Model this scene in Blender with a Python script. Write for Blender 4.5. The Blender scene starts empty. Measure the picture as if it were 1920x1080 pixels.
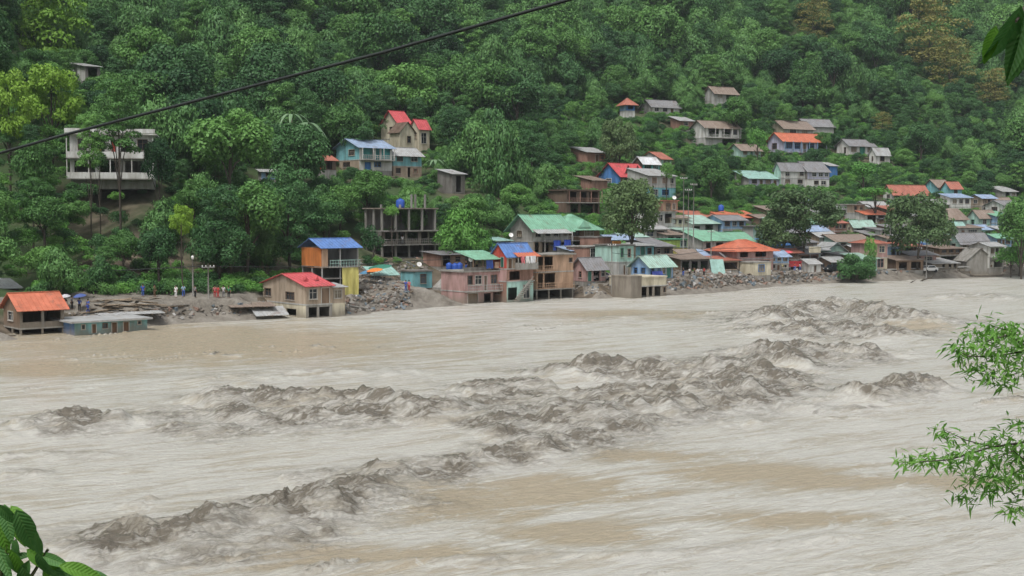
import bpy, bmesh, math, random
import numpy as np
from mathutils import Vector, Matrix

# ------------------------------------------------------------------ camera, sky, sun, exposure
SC = bpy.context.scene
COL = SC.collection
random.seed(7)
RNG = np.random.default_rng(7)
CAMZ = 14.0            # metres above the river
F = 2400.0             # focal length in photo pixels (1920 wide)
PITCH = math.atan(140.0 / F)

cam_data = bpy.data.cameras.new('camera')
cam_data.sensor_width = 36.0
cam_data.lens = 36.0 * F / 1920.0
cam_data.clip_start = 0.1
cam_data.clip_end = 6000.0
cam = bpy.data.objects.new('camera', cam_data)
cam.location = (0, 0, CAMZ)
cam.rotation_euler = (math.pi / 2 - PITCH, 0, 0)
COL.objects.link(cam)
SC.camera = cam

SUN_ELEV, SUN_AZ = math.radians(62), math.radians(205)   # azimuth measured from +Y (north) clockwise
world = bpy.data.worlds.new('World')
SC.world = world
world.use_nodes = True
wn, wl = world.node_tree.nodes, world.node_tree.links
wn.clear()
sky = wn.new('ShaderNodeTexSky')
sky.sky_type = 'NISHITA'
sky.sun_disc = False
sky.sun_elevation = SUN_ELEV
sky.sun_rotation = SUN_AZ
sky.air_density = 1.0
sky.dust_density = 4.0
sky.ozone_density = 1.0
hs = wn.new('ShaderNodeHueSaturation')        # overcast: the cloud layer takes most of the blue out
hs.inputs['Saturation'].default_value = 0.32
bg = wn.new('ShaderNodeBackground')
bg.inputs['Strength'].default_value = 0.12
wo = wn.new('ShaderNodeOutputWorld')
wl.new(sky.outputs[0], hs.inputs['Color'])
wl.new(hs.outputs[0], bg.inputs['Color'])
wl.new(bg.outputs[0], wo.inputs['Surface'])

sun_data = bpy.data.lights.new('sun', 'SUN')
sun_data.energy = 1.5
sun_data.angle = math.radians(14)
sun_data.color = (1.0, 0.985, 0.96)
sun = bpy.data.objects.new('sun', sun_data)
sd = Vector((math.sin(SUN_AZ) * math.cos(SUN_ELEV), math.cos(SUN_AZ) * math.cos(SUN_ELEV), math.sin(SUN_ELEV)))
sun.rotation_euler = sd.to_track_quat('Z', 'Y').to_euler()
sun.location = (0, 0, 300)
COL.objects.link(sun)

vs = SC.view_settings
vs.view_transform = 'Standard'
vs.look = 'None'
vs.exposure = 0.46
vs.gamma = 1.0
vs.use_curve_mapping = False
SC.render.engine = 'CYCLES'
SC.cycles.use_denoising = True
SC.cycles.max_bounces = 5
SC.cycles.diffuse_bounces = 3
SC.cycles.glossy_bounces = 2
SC.cycles.transmission_bounces = 3
SC.cycles.transparent_max_bounces = 8
SC.cycles.volume_bounces = 1
SC.cycles.caustics_reflective = False
SC.cycles.caustics_refractive = False

# ------------------------------------------------------------------ surveying helpers
CT, ST = math.cos(PITCH), math.sin(PITCH)
def ray(x, y):
    r, u = (x - 960) / F, (540 - y) / F
    return (r, CT + u * ST, -ST + u * CT)
def at(x, y, D):                       # point seen at photo pixel x,y standing D metres out
    d = ray(x, y); k = D / d[1]
    return Vector((d[0] * k, D, CAMZ + d[2] * k))
def on_water(x, y):
    d = ray(x, y); k = -CAMZ / d[2]
    return (d[0] * k, d[1] * k)
def to_px(X, Y, Z):
    f = Y * CT - (Z - CAMZ) * ST
    u = Y * ST + (Z - CAMZ) * CT
    return 960 + F * X / f, 540 - F * u / f

# ------------------------------------------------------------------ noise
_P = RNG.permutation(256)
_P = np.concatenate([_P, _P])
_GA = RNG.random(256) * 2 * np.pi
_GX, _GY = np.cos(_GA), np.sin(_GA)
def pn(x, y, seed=0):
    x = np.asarray(x, float) + seed * 17.31; y = np.asarray(y, float) + seed * 9.77
    xi, yi = np.floor(x).astype(int), np.floor(y).astype(int)
    xf, yf = x - xi, y - yi
    xi &= 255; yi &= 255
    u, v = xf * xf * xf * (xf * (xf * 6 - 15) + 10), yf * yf * yf * (yf * (yf * 6 - 15) + 10)
    def g(ix, iy, dx, dy):
        h = _P[_P[ix & 255] + (iy & 255)]
        return _GX[h] * dx + _GY[h] * dy
    a = g(xi, yi, xf, yf); b = g(xi + 1, yi, xf - 1, yf)
    c = g(xi, yi + 1, xf, yf - 1); d = g(xi + 1, yi + 1, xf - 1, yf - 1)
    return (a + u * (b - a) + v * (c - a + u * (a - b - c + d))) * 1.4
def fbm(x, y, n=4, seed=0):
    s, a, f = 0.0, 0.5, 1.0
    for i in range(n):
        s = s + a * pn(x * f, y * f, seed + i); a *= 0.5; f *= 2.03
    return s
def ridged(x, y, n=3, seed=0):
    s, a, f = 0.0, 0.55, 1.0
    for i in range(n):
        r = 1 - np.abs(pn(x * f, y * f, seed + i)) * 1.6
        s = s + a * np.clip(r, 0, 1) ** 2; a *= 0.55; f *= 2.1
    return s
def smooth(a, b, x):
    t = np.clip((x - a) / (b - a), 0, 1)
    return t * t * (3 - 2 * t)

# ------------------------------------------------------------------ object helpers
def tag(o, label=None, cat=None, group=None, kind=None):
    if label: o['label'] = label
    if cat: o['category'] = cat
    if cat and not kind: kind = 'thing'
    if group: o['group'] = group
    if kind: o['kind'] = kind
    return o
def empty(name, loc=(0, 0, 0), rz=0.0):
    o = bpy.data.objects.new(name, None)
    o.empty_display_size = 0.3
    o.location = loc; o.rotation_euler = (0, 0, rz)
    COL.objects.link(o)
    return o
def np_mesh(name, V, Q, smooth_shade=False):
    """numpy verts (n,3) and faces (m,k) of one size."""
    me = bpy.data.meshes.new(name)
    V = np.asarray(V, np.float32); Q = np.asarray(Q, np.int32)
    k = Q.shape[1]
    me.vertices.add(len(V)); me.vertices.foreach_set('co', V.ravel())
    me.loops.add(Q.size); me.loops.foreach_set('vertex_index', Q.ravel())
    me.polygons.add(len(Q))
    me.polygons.foreach_set('loop_start', np.arange(0, Q.size, k, dtype=np.int32))
    me.polygons.foreach_set('loop_total', np.full(len(Q), k, np.int32))
    if smooth_shade:
        me.polygons.foreach_set('use_smooth', np.ones(len(Q), bool))
    me.update(calc_edges=True)
    return me
class MB:
    """collects faces, builds one mesh object"""
    def __init__(s): s.v = []; s.f = []
    def quad(s, a, b, c, d):
        n = len(s.v); s.v += [tuple(a), tuple(b), tuple(c), tuple(d)]; s.f.append((n, n + 1, n + 2, n + 3)); return s
    def tri(s, a, b, c):
        n = len(s.v); s.v += [tuple(a), tuple(b), tuple(c)]; s.f.append((n, n + 1, n + 2)); return s
    def box(s, x0, x1, y0, y1, z0, z1):
        n = len(s.v)
        s.v += [(x0, y0, z0), (x1, y0, z0), (x1, y1, z0), (x0, y1, z0), (x0, y0, z1), (x1, y0, z1), (x1, y1, z1), (x0, y1, z1)]
        s.f += [tuple(n + i for i in q) for q in ((0, 3, 2, 1), (4, 5, 6, 7), (0, 1, 5, 4), (1, 2, 6, 5), (2, 3, 7, 6), (3, 0, 4, 7))]
        return s
    def bar(s, a, b, w, h=None):
        """square bar between two points"""
        h = h or w
        a, b = Vector(a), Vector(b); d = (b - a).normalized()
        up = Vector((0, 0, 1)) if abs(d.z) < 0.95 else Vector((0, 1, 0))
        r = d.cross(up).normalized() * (w / 2); u = r.cross(d).normalized() * (h / 2)
        n = len(s.v)
        for p in (a, b): s.v += [tuple(p - r - u), tuple(p + r - u), tuple(p + r + u), tuple(p - r + u)]
        s.f += [tuple(n + i for i in q) for q in ((3, 2, 1, 0), (4, 5, 6, 7), (0, 1, 5, 4), (1, 2, 6, 5), (2, 3, 7, 6), (3, 0, 4, 7))]
        return s
    def tube(s, pts, radii, k=6, cap=True):
        pts = [Vector(p) for p in pts]
        if not hasattr(radii, '__len__'): radii = [radii] * len(pts)
        n0 = len(s.v); ref = Vector((0.31, 0.17, 0.93)).normalized()
        for i, p in enumerate(pts):
            d = (pts[min(i + 1, len(pts) - 1)] - pts[max(i - 1, 0)]).normalized()
            rr = ref if abs(d.dot(ref)) < 0.96 else Vector((1, 0, 0))
            e1 = d.cross(rr).normalized(); e2 = d.cross(e1)
            for j in range(k):
                a = 2 * math.pi * j / k
                s.v.append(tuple(p + (e1 * math.cos(a) + e2 * math.sin(a)) * radii[i]))
        for i in range(len(pts) - 1):
            for j in range(k):
                a, b = n0 + i * k + j, n0 + i * k + (j + 1) % k
                s.f.append((a, b, b + k, a + k))
        if cap:
            s.f.append(tuple(n0 + j for j in range(k)))
            s.f.append(tuple(n0 + (len(pts) - 1) * k + j for j in reversed(range(k))))
        return s
    def lathe(s, prof, k=12, c=(0, 0, 0)):
        n0 = len(s.v)
        for r, z in prof:
            for j in range(k):
                a = 2 * math.pi * j / k
                s.v.append((c[0] + r * math.cos(a), c[1] + r * math.sin(a), c[2] + z))
        for i in range(len(prof) - 1):
            for j in range(k):
                a, b = n0 + i * k + j, n0 + i * k + (j + 1) % k
                s.f.append((a, b, b + k, a + k))
        s.f.append(tuple(n0 + j for j in reversed(range(k))))
        s.f.append(tuple(n0 + (len(prof) - 1) * k + j for j in range(k)))
        return s
    def mesh(s, name, sm=False):
        me = bpy.data.meshes.new(name)
        me.from_pydata(s.v, [], s.f); me.update()
        if sm: me.polygons.foreach_set('use_smooth', np.ones(len(me.polygons), bool))
        return me
    def build(s, name, mat, parent=None, sm=False):
        o = bpy.data.objects.new(name, s.mesh(name, sm))
        o.data.materials.append(mat)
        COL.objects.link(o)
        if parent: o.parent = parent
        return o
def link(name, me, mat=None, parent=None):
    o = bpy.data.objects.new(name, me)
    if mat and not me.materials: me.materials.append(mat)
    COL.objects.link(o)
    if parent: o.parent = parent
    return o

# ------------------------------------------------------------------ materials
_M = {}
def _new(name):
    m = bpy.data.materials.new(name); m.use_nodes = True
    nt = m.node_tree
    b = nt.nodes['Principled BSDF']
    return m, nt, b
def mat(name, rgb, rough=0.8, var=0.25, scale=0.6, streak=True, spec=0.3, metal=0.0, bump=0.15, grime=None):
    """painted / plastered / sheet surface with weathering"""
    if name in _M: return _M[name]
    m, nt, b = _new(name); n, l = nt.nodes, nt.links
    tc = n.new('ShaderNodeTexCoord'); mp = n.new('ShaderNodeMapping')
    mp.inputs['Scale'].default_value = (scale * 2.2, scale * 2.2, scale * (0.5 if streak else 2.2))
    l.new(tc.outputs['Object'], mp.inputs['Vector'])
    oi = n.new('ShaderNodeObjectInfo')
    ad = n.new('ShaderNodeVectorMath'); ad.operation = 'ADD'
    l.new(mp.outputs[0], ad.inputs[0]); l.new(oi.outputs['Location'], ad.inputs[1])
    nz = n.new('ShaderNodeTexNoise'); nz.inputs['Scale'].default_value = 1.0; nz.inputs['Detail'].default_value = 6; nz.inputs['Roughness'].default_value = 0.65
    l.new(ad.outputs[0], nz.inputs['Vector'])
    cr = n.new('ShaderNodeValToRGB')
    cr.color_ramp.elements[0].position = 0.36; cr.color_ramp.elements[1].position = 0.62
    dk = tuple(c * (1 - var * 1.5) * t for c, t in zip(rgb, (1.0, 0.96, 0.9)))
    cr.color_ramp.elements[0].color = (*dk, 1); cr.color_ramp.elements[1].color = (*rgb, 1)
    l.new(nz.outputs['Fac'], cr.inputs['Fac'])
    out = cr.outputs['Color']
    def mixc(fac, a_, col):
        q = n.new('ShaderNodeMix'); q.data_type = 'RGBA'
        l.new(fac, q.inputs[0]); l.new(a_, q.inputs[6]); q.inputs[7].default_value = (*col, 1); return q.outputs[2]
    def rng_(src, a_, b_, lo=0.0, hi=1.0):
        q = n.new('ShaderNodeMapRange'); l.new(src, q.inputs['Value'])
        for nm_, v_ in (('From Min', a_), ('From Max', b_), ('To Min', lo), ('To Max', hi)): q.inputs[nm_].default_value = v_
        return q.outputs[0]
    if grime:
        g2 = n.new('ShaderNodeTexNoise'); g2.inputs['Scale'].default_value = 0.55; g2.inputs['Detail'].default_value = 7; g2.inputs['Roughness'].default_value = 0.7
        l.new(ad.outputs[0], g2.inputs['Vector'])
        if grime == 'roof':           # sheets laid side by side weather differently, and rust in patches
            sx = n.new('ShaderNodeSeparateXYZ'); l.new(tc.outputs['Object'], sx.inputs[0])
            fl = n.new('ShaderNodeMath'); fl.operation = 'SNAP'; fl.inputs[1].default_value = 0.9; l.new(sx.outputs['X'], fl.inputs[0])
            wn_ = n.new('ShaderNodeTexWhiteNoise'); wn_.noise_dimensions = '2D'
            cb = n.new('ShaderNodeCombineXYZ'); l.new(fl.outputs[0], cb.inputs[0]); l.new(oi.outputs['Random'], cb.inputs[1]); l.new(cb.outputs[0], wn_.inputs['Vector'])
            out = mixc(rng_(wn_.outputs['Value'], 0, 1, 0.0, 0.30), out, tuple(c * .55 for c in rgb))
            out = mixc(rng_(g2.outputs['Fac'], 0.56, 0.70, 0, 0.75), out, (0.17, 0.105, 0.075))
        else:                         # flood mud and splash on what stands low by the river
            gp = n.new('ShaderNodeNewGeometry'); sx = n.new('ShaderNodeSeparateXYZ'); l.new(gp.outputs['Position'], sx.inputs[0])
            mm = n.new('ShaderNodeMath'); mm.operation = 'MULTIPLY_ADD'; mm.inputs[1].default_value = -2.4; l.new(g2.outputs['Fac'], mm.inputs[0]); l.new(sx.outputs['Z'], mm.inputs[2])
            out = mixc(rng_(mm.outputs[0], 0.3, -0.9, 0, 0.75), out, (0.20, 0.175, 0.14))
            out = mixc(rng_(g2.outputs['Fac'], 0.55, 0.72, 0, 0.48), out, (0.13, 0.115, 0.095))
    l.new(out, b.inputs['Base Color'])
    b.inputs['Roughness'].default_value = rough
    b.inputs['Specular IOR Level'].default_value = spec
    b.inputs['Metallic'].default_value = metal
    if bump:
        bp = n.new('ShaderNodeBump'); bp.inputs['Strength'].default_value = bump; bp.inputs['Distance'].default_value = 0.05
        l.new(nz.outputs['Fac'], bp.inputs['Height']); l.new(bp.outputs[0], b.inputs['Normal'])
    _M[name] = m
    return m
def leafmat(name, lo, hi, trans=0.14, rough=0.55):
    """foliage: hue varies from plant to plant and leaf clump to leaf clump"""
    if name in _M: return _M[name]
    m, nt, b = _new(name); n, l = nt.nodes, nt.links
    oi = n.new('ShaderNodeObjectInfo')
    geo = n.new('ShaderNodeNewGeometry')
    mx = n.new('ShaderNodeMix'); mx.data_type = 'RGBA'
    mx.inputs[6].default_value = (*lo, 1); mx.inputs[7].default_value = (*hi, 1)
    ma = n.new('ShaderNodeMath'); ma.operation = 'MULTIPLY_ADD'
    ma.inputs[1].default_value = 0.62
    mb = n.new('ShaderNodeMath'); mb.operation = 'MULTIPLY'; mb.inputs[1].default_value = 0.38
    l.new(oi.outputs['Random'], ma.inputs[0]); l.new(geo.outputs['Random Per Island'], mb.inputs[0]); l.new(mb.outputs[0], ma.inputs[2])
    l.new(ma.outputs[0], mx.inputs[0])
    l.new(mx.outputs[2], b.inputs['Base Color'])
    b.inputs['Roughness'].default_value = rough
    b.inputs['Specular IOR Level'].default_value = 0.25
    if trans:
        tr = n.new('ShaderNodeBsdfTranslucent'); ms = n.new('ShaderNodeMixShader')
        ms.inputs[0].default_value = trans
        l.new(mx.outputs[2], tr.inputs['Color'])
        l.new(b.outputs[0], ms.inputs[1]); l.new(tr.outputs[0], ms.inputs[2])
        l.new(ms.outputs[0], n['Material Output'].inputs['Surface'])
    _M[name] = m
    return m
def glass(name='window_glass', rgb=(0.02, 0.025, 0.03)):
    if name in _M: return _M[name]
    m, nt, b = _new(name)
    b.inputs['Base Color'].default_value = (*rgb, 1); b.inputs['Roughness'].default_value = 0.12
    b.inputs['Specular IOR Level'].default_value = 0.5
    _M[name] = m
    return m
# ------------------------------------------------------------------ the lie of the land
SHORE_PX = [(60, 634), (200, 626), (300, 610), (420, 602), (500, 598), (650, 594), (760, 580), (870, 574), (1000, 566), (1130, 561),
            (1250, 557), (1340, 549), (1420, 542), (1500, 533), (1640, 529), (1760, 523), (1920, 519)]
SHORE = [on_water(*p) for p in SHORE_PX]
SHORE = [(-190.0, 22.0), (-120.0, 85.0)] + SHORE + [(190.0, 322.0), (420.0, 440.0)]
SH = np.array(SHORE)
BX, BY = 0.768, 0.640           # downstream-to-upstream direction of the bank
def bank_t(X, Y):
    """signed distance behind the water's edge (positive = land)"""
    X = np.asarray(X, float); Y = np.asarray(Y, float)
    best = np.full(X.shape, 1e9); sg = np.ones(X.shape)
    for (ax, ay), (bx, by) in zip(SHORE[:-1], SHORE[1:]):
        dx, dy = bx - ax, by - ay; L2 = dx * dx + dy * dy
        u = np.clip(((X - ax) * dx + (Y - ay) * dy) / L2, 0, 1)
        ex, ey = X - ax - u * dx, Y - ay - u * dy
        d = np.hypot(ex, ey); c = dx * ey - dy * ex
        k = d < best - 1e-9
        best = np.where(k, d, best); sg = np.where(k, np.sign(c), sg)
    return best * sg
def ground(X, Y):
    X = np.asarray(X, float); Y = np.asarray(Y, float)
    t = bank_t(X, Y)
    s = X * BX + Y * BY
    m = 0.62 - 0.29 * smooth(60, 115, s)
    z = np.where(t < 0, np.maximum(t * 0.7, -4), 0.0)
    bank = 2.6 + 0.5 * fbm(X * 0.07, Y * 0.07, 3, 5)
    z = z + bank * smooth(0.2, 5.0, t)
    z = z + 0.10 * np.clip(t - 5, 0, 15)
    z = z + m * np.clip(t - 20, 0, 1e9)
    z = z + 0.0022 * np.clip(t - 105, 0, 150) ** 2 + 0.55 * np.clip(t - 255, 0, 1e9)
    z = z + smooth(14, 60, t) * (3.2 * fbm(X * 0.018, Y * 0.018, 4, 21)) + smooth(120, 260, t) * 14 * fbm(X * 0.009, Y * 0.009, 3, 33)
    return z
def gz(X, Y): return float(ground(np.array([X]), np.array([Y]))[0])
_DS = np.arange(120.0, 640.0, 0.5)
def hit(x, y):
    """where the line of sight through photo pixel x,y meets the ground"""
    d = ray(x, y); k = _DS / d[1]
    X, Z = d[0] * k, CAMZ + d[2] * k
    g = ground(X, _DS)
    i = np.argmax(Z < g)
    if Z[i] >= g[i]: i = len(_DS) - 1
    return float(_DS[i])

def ground_mat(name, cols, scale, rough=0.95, bump=0.5, dist=0.15):
    m, nt, b = _new(name); n, l = nt.nodes, nt.links
    tc = n.new('ShaderNodeTexCoord')
    nz = n.new('ShaderNodeTexNoise'); nz.inputs['Scale'].default_value = scale; nz.inputs['Detail'].default_value = 8; nz.inputs['Roughness'].default_value = 0.7
    l.new(tc.outputs['Object'], nz.inputs['Vector'])
    cr = n.new('ShaderNodeValToRGB')
    e = cr.color_ramp.elements
    e[0].position, e[1].position = 0.33, 0.68
    e[0].color, e[1].color = (*cols[0], 1), (*cols[-1], 1)
    for i, c in enumerate(cols[1:-1]):
        q = e.new(0.33 + 0.35 * (i + 1) / (len(cols) - 1)); q.color = (*c, 1)
    l.new(nz.outputs['Fac'], cr.inputs['Fac']); l.new(cr.outputs[0], b.inputs['Base Color'])
    n2 = n.new('ShaderNodeTexNoise'); n2.inputs['Scale'].default_value = scale * 6; n2.inputs['Detail'].default_value = 6
    l.new(tc.outputs['Object'], n2.inputs['Vector'])
    bp = n.new('ShaderNodeBump'); bp.inputs['Strength'].default_value = bump; bp.inputs['Distance'].default_value = dist
    l.new(n2.outputs['Fac'], bp.inputs['Height']); l.new(bp.outputs[0], b.inputs['Normal'])
    b.inputs['Roughness'].default_value = rough; b.inputs['Specular IOR Level'].default_value = 0.2
    return m
M_FLOOR = ground_mat('forest_floor', [(0.035, 0.055, 0.022), (0.05, 0.085, 0.03), (0.075, 0.065, 0.04)], 0.25)
def add_earth(m):
    n, l = m.node_tree.nodes, m.node_tree.links
    b = n['Principled BSDF']; src = b.inputs['Base Color'].links[0].from_socket
    at_ = n.new('ShaderNodeAttribute'); at_.attribute_name = 'earth'
    tc = n.new('ShaderNodeTexCoord'); z = n.new('ShaderNodeTexNoise'); z.inputs['Scale'].default_value = .5; z.inputs['Detail'].default_value = 8
    l.new(tc.outputs['Object'], z.inputs['Vector'])
    cr = n.new('ShaderNodeValToRGB'); cr.color_ramp.elements[0].color = (.055, .045, .032, 1); cr.color_ramp.elements[1].color = (.155, .125, .092, 1)
    cr.color_ramp.elements[0].position = .35; cr.color_ramp.elements[1].position = .65
    l.new(z.outputs['Fac'], cr.inputs['Fac'])
    mx = n.new('ShaderNodeMix'); mx.data_type = 'RGBA'
    l.new(at_.outputs['Fac'], mx.inputs[0]); l.new(src, mx.inputs[6]); l.new(cr.outputs[0], mx.inputs[7]); l.new(mx.outputs[2], b.inputs['Base Color'])
add_earth(M_FLOOR)
M_MUD = ground_mat('grey_mud', [(0.12, 0.105, 0.085), (0.20, 0.18, 0.15), (0.27, 0.25, 0.215)], 0.5, 0.8, 0.8, 0.25)

def grid_mesh(name, Xg, Yg, Zg, sm=True):
    r, c = Xg.shape
    V = np.stack([Xg.ravel(), Yg.ravel(), Zg.ravel()], 1)
    i = (np.arange(r - 1)[:, None] * c + np.arange(c - 1)[None, :]).ravel()
    Q = np.stack([i, i + 1, i + 1 + c, i + c], 1)
    return np_mesh(name, V, Q, sm)
# the near bank under the camera, falling steeply to the river
nx, ny = np.meshgrid(np.arange(-90, 120, 3.0), np.r_[np.arange(-60, 0, 4.0), np.arange(0, 40, 1.5)])
nz_ = 12.35 + np.where(ny > 0.5, -(ny - 0.5) * 0.75, 0.4 * np.clip(-ny, 0, 1e9)) + np.where(ny < -1, 1.2, 0.12) * fbm(nx * 0.1, ny * 0.1, 3, 61)
nz_ = np.maximum(nz_, -4)
near = link('near_bank', grid_mesh('near_bank', nx, ny, nz_), M_FLOOR); tag(near, kind='structure')
# ------------------------------------------------------------------ the river in flood
def seg_d(X, Y, pts):
    best = np.full(X.shape, 1e9); along = np.zeros(X.shape)
    acc = 0.0
    for (ax, ay), (bx, by) in zip(pts[:-1], pts[1:]):
        dx, dy = bx - ax, by - ay; L = math.hypot(dx, dy)
        u = np.clip(((X - ax) * dx + (Y - ay) * dy) / (L * L), 0, 1)
        d = np.hypot(X - ax - u * dx, Y - ay - u * dy)
        k = d < best
        best = np.where(k, d, best); along = np.where(k, acc + u * L, along); acc += L
    return best, along / acc
# standing waves: crest line surveyed on the water, half width (m), height (m), roughness
WAVES = [
    ([(90, 1055), (250, 1022), (420, 992), (560, 965), (660, 940), (730, 915)], 2.0, 1.15, 1.0),
    ([(200, 1060), (380, 1040), (520, 1010), (620, 990)], 1.6, 0.45, 1.0),
    ([(660, 905), (760, 885), (860, 872), (960, 858), (1040, 838)], 1.5, 0.75, 0.9),
    ([(520, 905), (600, 895), (690, 890)], 1.1, 0.35, 0.9),
    ([(870, 815), (960, 808), (1080, 800), (1180, 792)], 3.6, 0.55, 1.0),
    ([(1020, 800), (1120, 790), (1200, 782), (1270, 772), (1295, 768)], 2.4, 1.35, 0.9),
    ([(20, 812), (110, 800), (190, 794), (255, 792)], 2.2, 1.1, 0.9),
    ([(300, 800), (400, 805), (500, 800), (600, 795)], 2.4, 0.4, 1.0),
    ([(345, 765), (430, 757), (560, 762), (680, 765), (790, 775), (880, 782)], 3.0, 1.45, 1.0),
    ([(390, 785), (500, 785), (640, 785), (760, 785)], 2.5, 0.8, 1.0),
    ([(850, 742), (960, 735), (1040, 732)], 3.0, 1.2, 0.9),
    ([(1040, 715), (1130, 704), (1290, 708), (1380, 714), (1470, 728)], 4.2, 1.7, 1.0),
    ([(1050, 752), (1150, 760), (1250, 757), (1350, 742), (1450, 742)], 4.2, 1.3, 1.0),
    ([(1400, 672), (1440, 665), (1475, 698)], 3.2, 1.6, 0.9),
    ([(1280, 690), (1360, 683), (1420, 678)], 3.5, 0.5, 1.0),
    ([(1430, 615), (1500, 590), (1580, 583), (1660, 597), (1735, 615)], 5.0, 1.9, 0.9),
    ([(1430, 632), (1540, 622), (1620, 628), (1690, 638)], 4.5, 1.4, 1.0),
    ([(1480, 667), (1560, 667), (1650, 665)], 4.0, 1.2, 0.9),
    ([(1590, 752), (1640, 744), (1700, 732), (1752, 724)], 1.9, 1.25, 0.8),
    ([(1360, 772), (1450, 760), (1500, 768), (1640, 772)], 1.0, 0.4, 0.8),
    ([(1480, 757), (1600, 752), (1700, 745), (1810, 740)], 0.8, 0.3, 0.6),
    ([(530, 1072), (650, 1066), (800, 1058), (960, 1053)], 0.5, 0.28, 0.7),
    ([(900, 1048), (1250, 1040), (1450, 1022), (1610, 1001)], 0.45, 0.2, 0.6),
    ([(0, 862), (90, 857), (210, 858)], 0.9, 0.35, 0.7),
    ([(0, 893), (40, 890), (75, 896)], 0.8, 0.35, 0.7),
    ([(230, 955), (290, 938)], 0.5, 0.25, 0.6),
    ([(1340, 800), (1390, 790), (1420, 800)], 0.9, 0.3, 0.8),
    ([(1750, 560), (1850, 555), (1900, 562)], 3.0, 0.6, 0.4),
    ([(1100, 600), (1250, 592), (1400, 590)], 3.0, 0.4, 0.3),
    ([(330, 720), (560, 705), (800, 700)], 3.5, 0.45, 0.25),
    ([(640, 935), (720, 905), (770, 888), (860, 868)], 1.8, 0.6, 0.9),
    ([(960, 858), (1040, 838), (1110, 815), (1200, 795)], 2.0, 0.7, 0.9),
    ([(1300, 765), (1400, 748), (1470, 728), (1450, 700)], 2.6, 0.7, 0.9),
    ([(1450, 690), (1470, 668), (1500, 650)], 3.0, 0.9, 0.9),
    ([(800, 775), (880, 765), (960, 750), (1040, 740)], 2.2, 0.6, 0.9),
    ([(240, 795), (330, 785), (400, 775)], 1.8, 0.5, 0.8),
    ([(900, 800), (1000, 775), (1060, 765)], 3.2, 0.5, 0.9),
    ([(0, 645), (120, 640), (200, 632), (300, 616), (420, 607), (500, 603)], 0.9, 0.16, 0.5),
    ([(500, 603), (650, 599), (760, 585), (870, 578), (1000, 570), (1130, 565)], 0.9, 0.18, 0.55),
    ([(1130, 565), (1250, 561), (1340, 553), (1420, 546), (1500, 537), (1640, 533), (1760, 527)], 1.0, 0.2, 0.5),
]
CALM = [(350, 640, 420, 32), (560, 655, 160, 18), (120, 690, 160, 16), (850, 940, 170, 36), (620, 1040, 330, 26), (1050, 920, 160, 26), (1080, 1000, 140, 20),
        (1400, 885, 160, 16), (1550, 905, 140, 14), (1180, 855, 120, 10), (1700, 620, 90, 9), (1180, 590, 160, 8), (1500, 975, 160, 14), (1780, 905, 120, 10)]
kk = np.r_[np.linspace(-1.3, -0.46, 60, endpoint=False), np.linspace(-0.46, 0.46, 980, endpoint=False), np.linspace(0.46, 1.3, 60)]
rows = 34.0 * np.exp(np.linspace(0, math.log(440 / 34.0), 860))
KX, WY = np.meshgrid(kk, rows)
WX = KX * WY
wt = bank_t(WX[::8, ::8], WY[::8, ::8])          # coarse mask of the water surface
fu = WX * BX + WY * BY; fv = -WX * BY + WY * BX   # along / across the current
wz = np.zeros(WX.shape); rough = np.zeros(WX.shape)
wob = 1.2 * fbm(WX * 0.25, WY * 0.25, 3, 71)
for pts, hw, amp, rg in WAVES:
    P = [on_water(*p) for p in pts]
    px = [p[0] for p in P]; py = [p[1] for p in P]; mgn = hw * 3.2 + 2
    r0, r1 = np.searchsorted(rows, [min(py) - mgn, max(py) + mgn])
    if r1 <= r0: continue
    kx0 = min(p[0] / p[1] for p in P) - mgn / max(min(py) - mgn, 30); kx1 = max(p[0] / p[1] for p in P) + mgn / max(min(py) - mgn, 30)
    c0, c1 = np.searchsorted(kk, [kx0, kx1])
    sl = (slice(r0, r1), slice(c0, c1))
    d, al = seg_d(WX[sl], WY[sl], P)
    d = np.abs(d + wob[sl] * hw * 0.55)
    taper = smooth(-0.03, 0.10, al) * smooth(1.03, 0.90, al)
    g = np.exp(-(d / hw) ** 2) * (0.35 + 0.65 * taper)
    lump = 0.62 + 0.75 * fbm(WX[sl] * 0.42, WY[sl] * 0.42, 2, 77)
    wz[sl] = np.maximum(wz[sl], 0) * 0.35 + np.maximum(wz[sl] * 0.65, 1.22 * amp * g * np.clip(lump, 0.25, 1.3))
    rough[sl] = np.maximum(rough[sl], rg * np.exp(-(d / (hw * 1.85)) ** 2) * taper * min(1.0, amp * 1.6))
# long smooth swells everywhere, then the churned spikes of the rapids
wz += 0.20 * fbm(fu * 0.06, fv * 0.16, 3, 81) + 0.05 * ridged(fu * 0.28, fv * 0.9, 2, 85)
mid = smooth(0.25, 0.65, 0.5 + fbm(fu * 0.02, fv * 0.05, 3, 88))
wz += 0.035 * mid * fbm(fu * 0.6, fv * 2.0, 3, 91)
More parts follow.
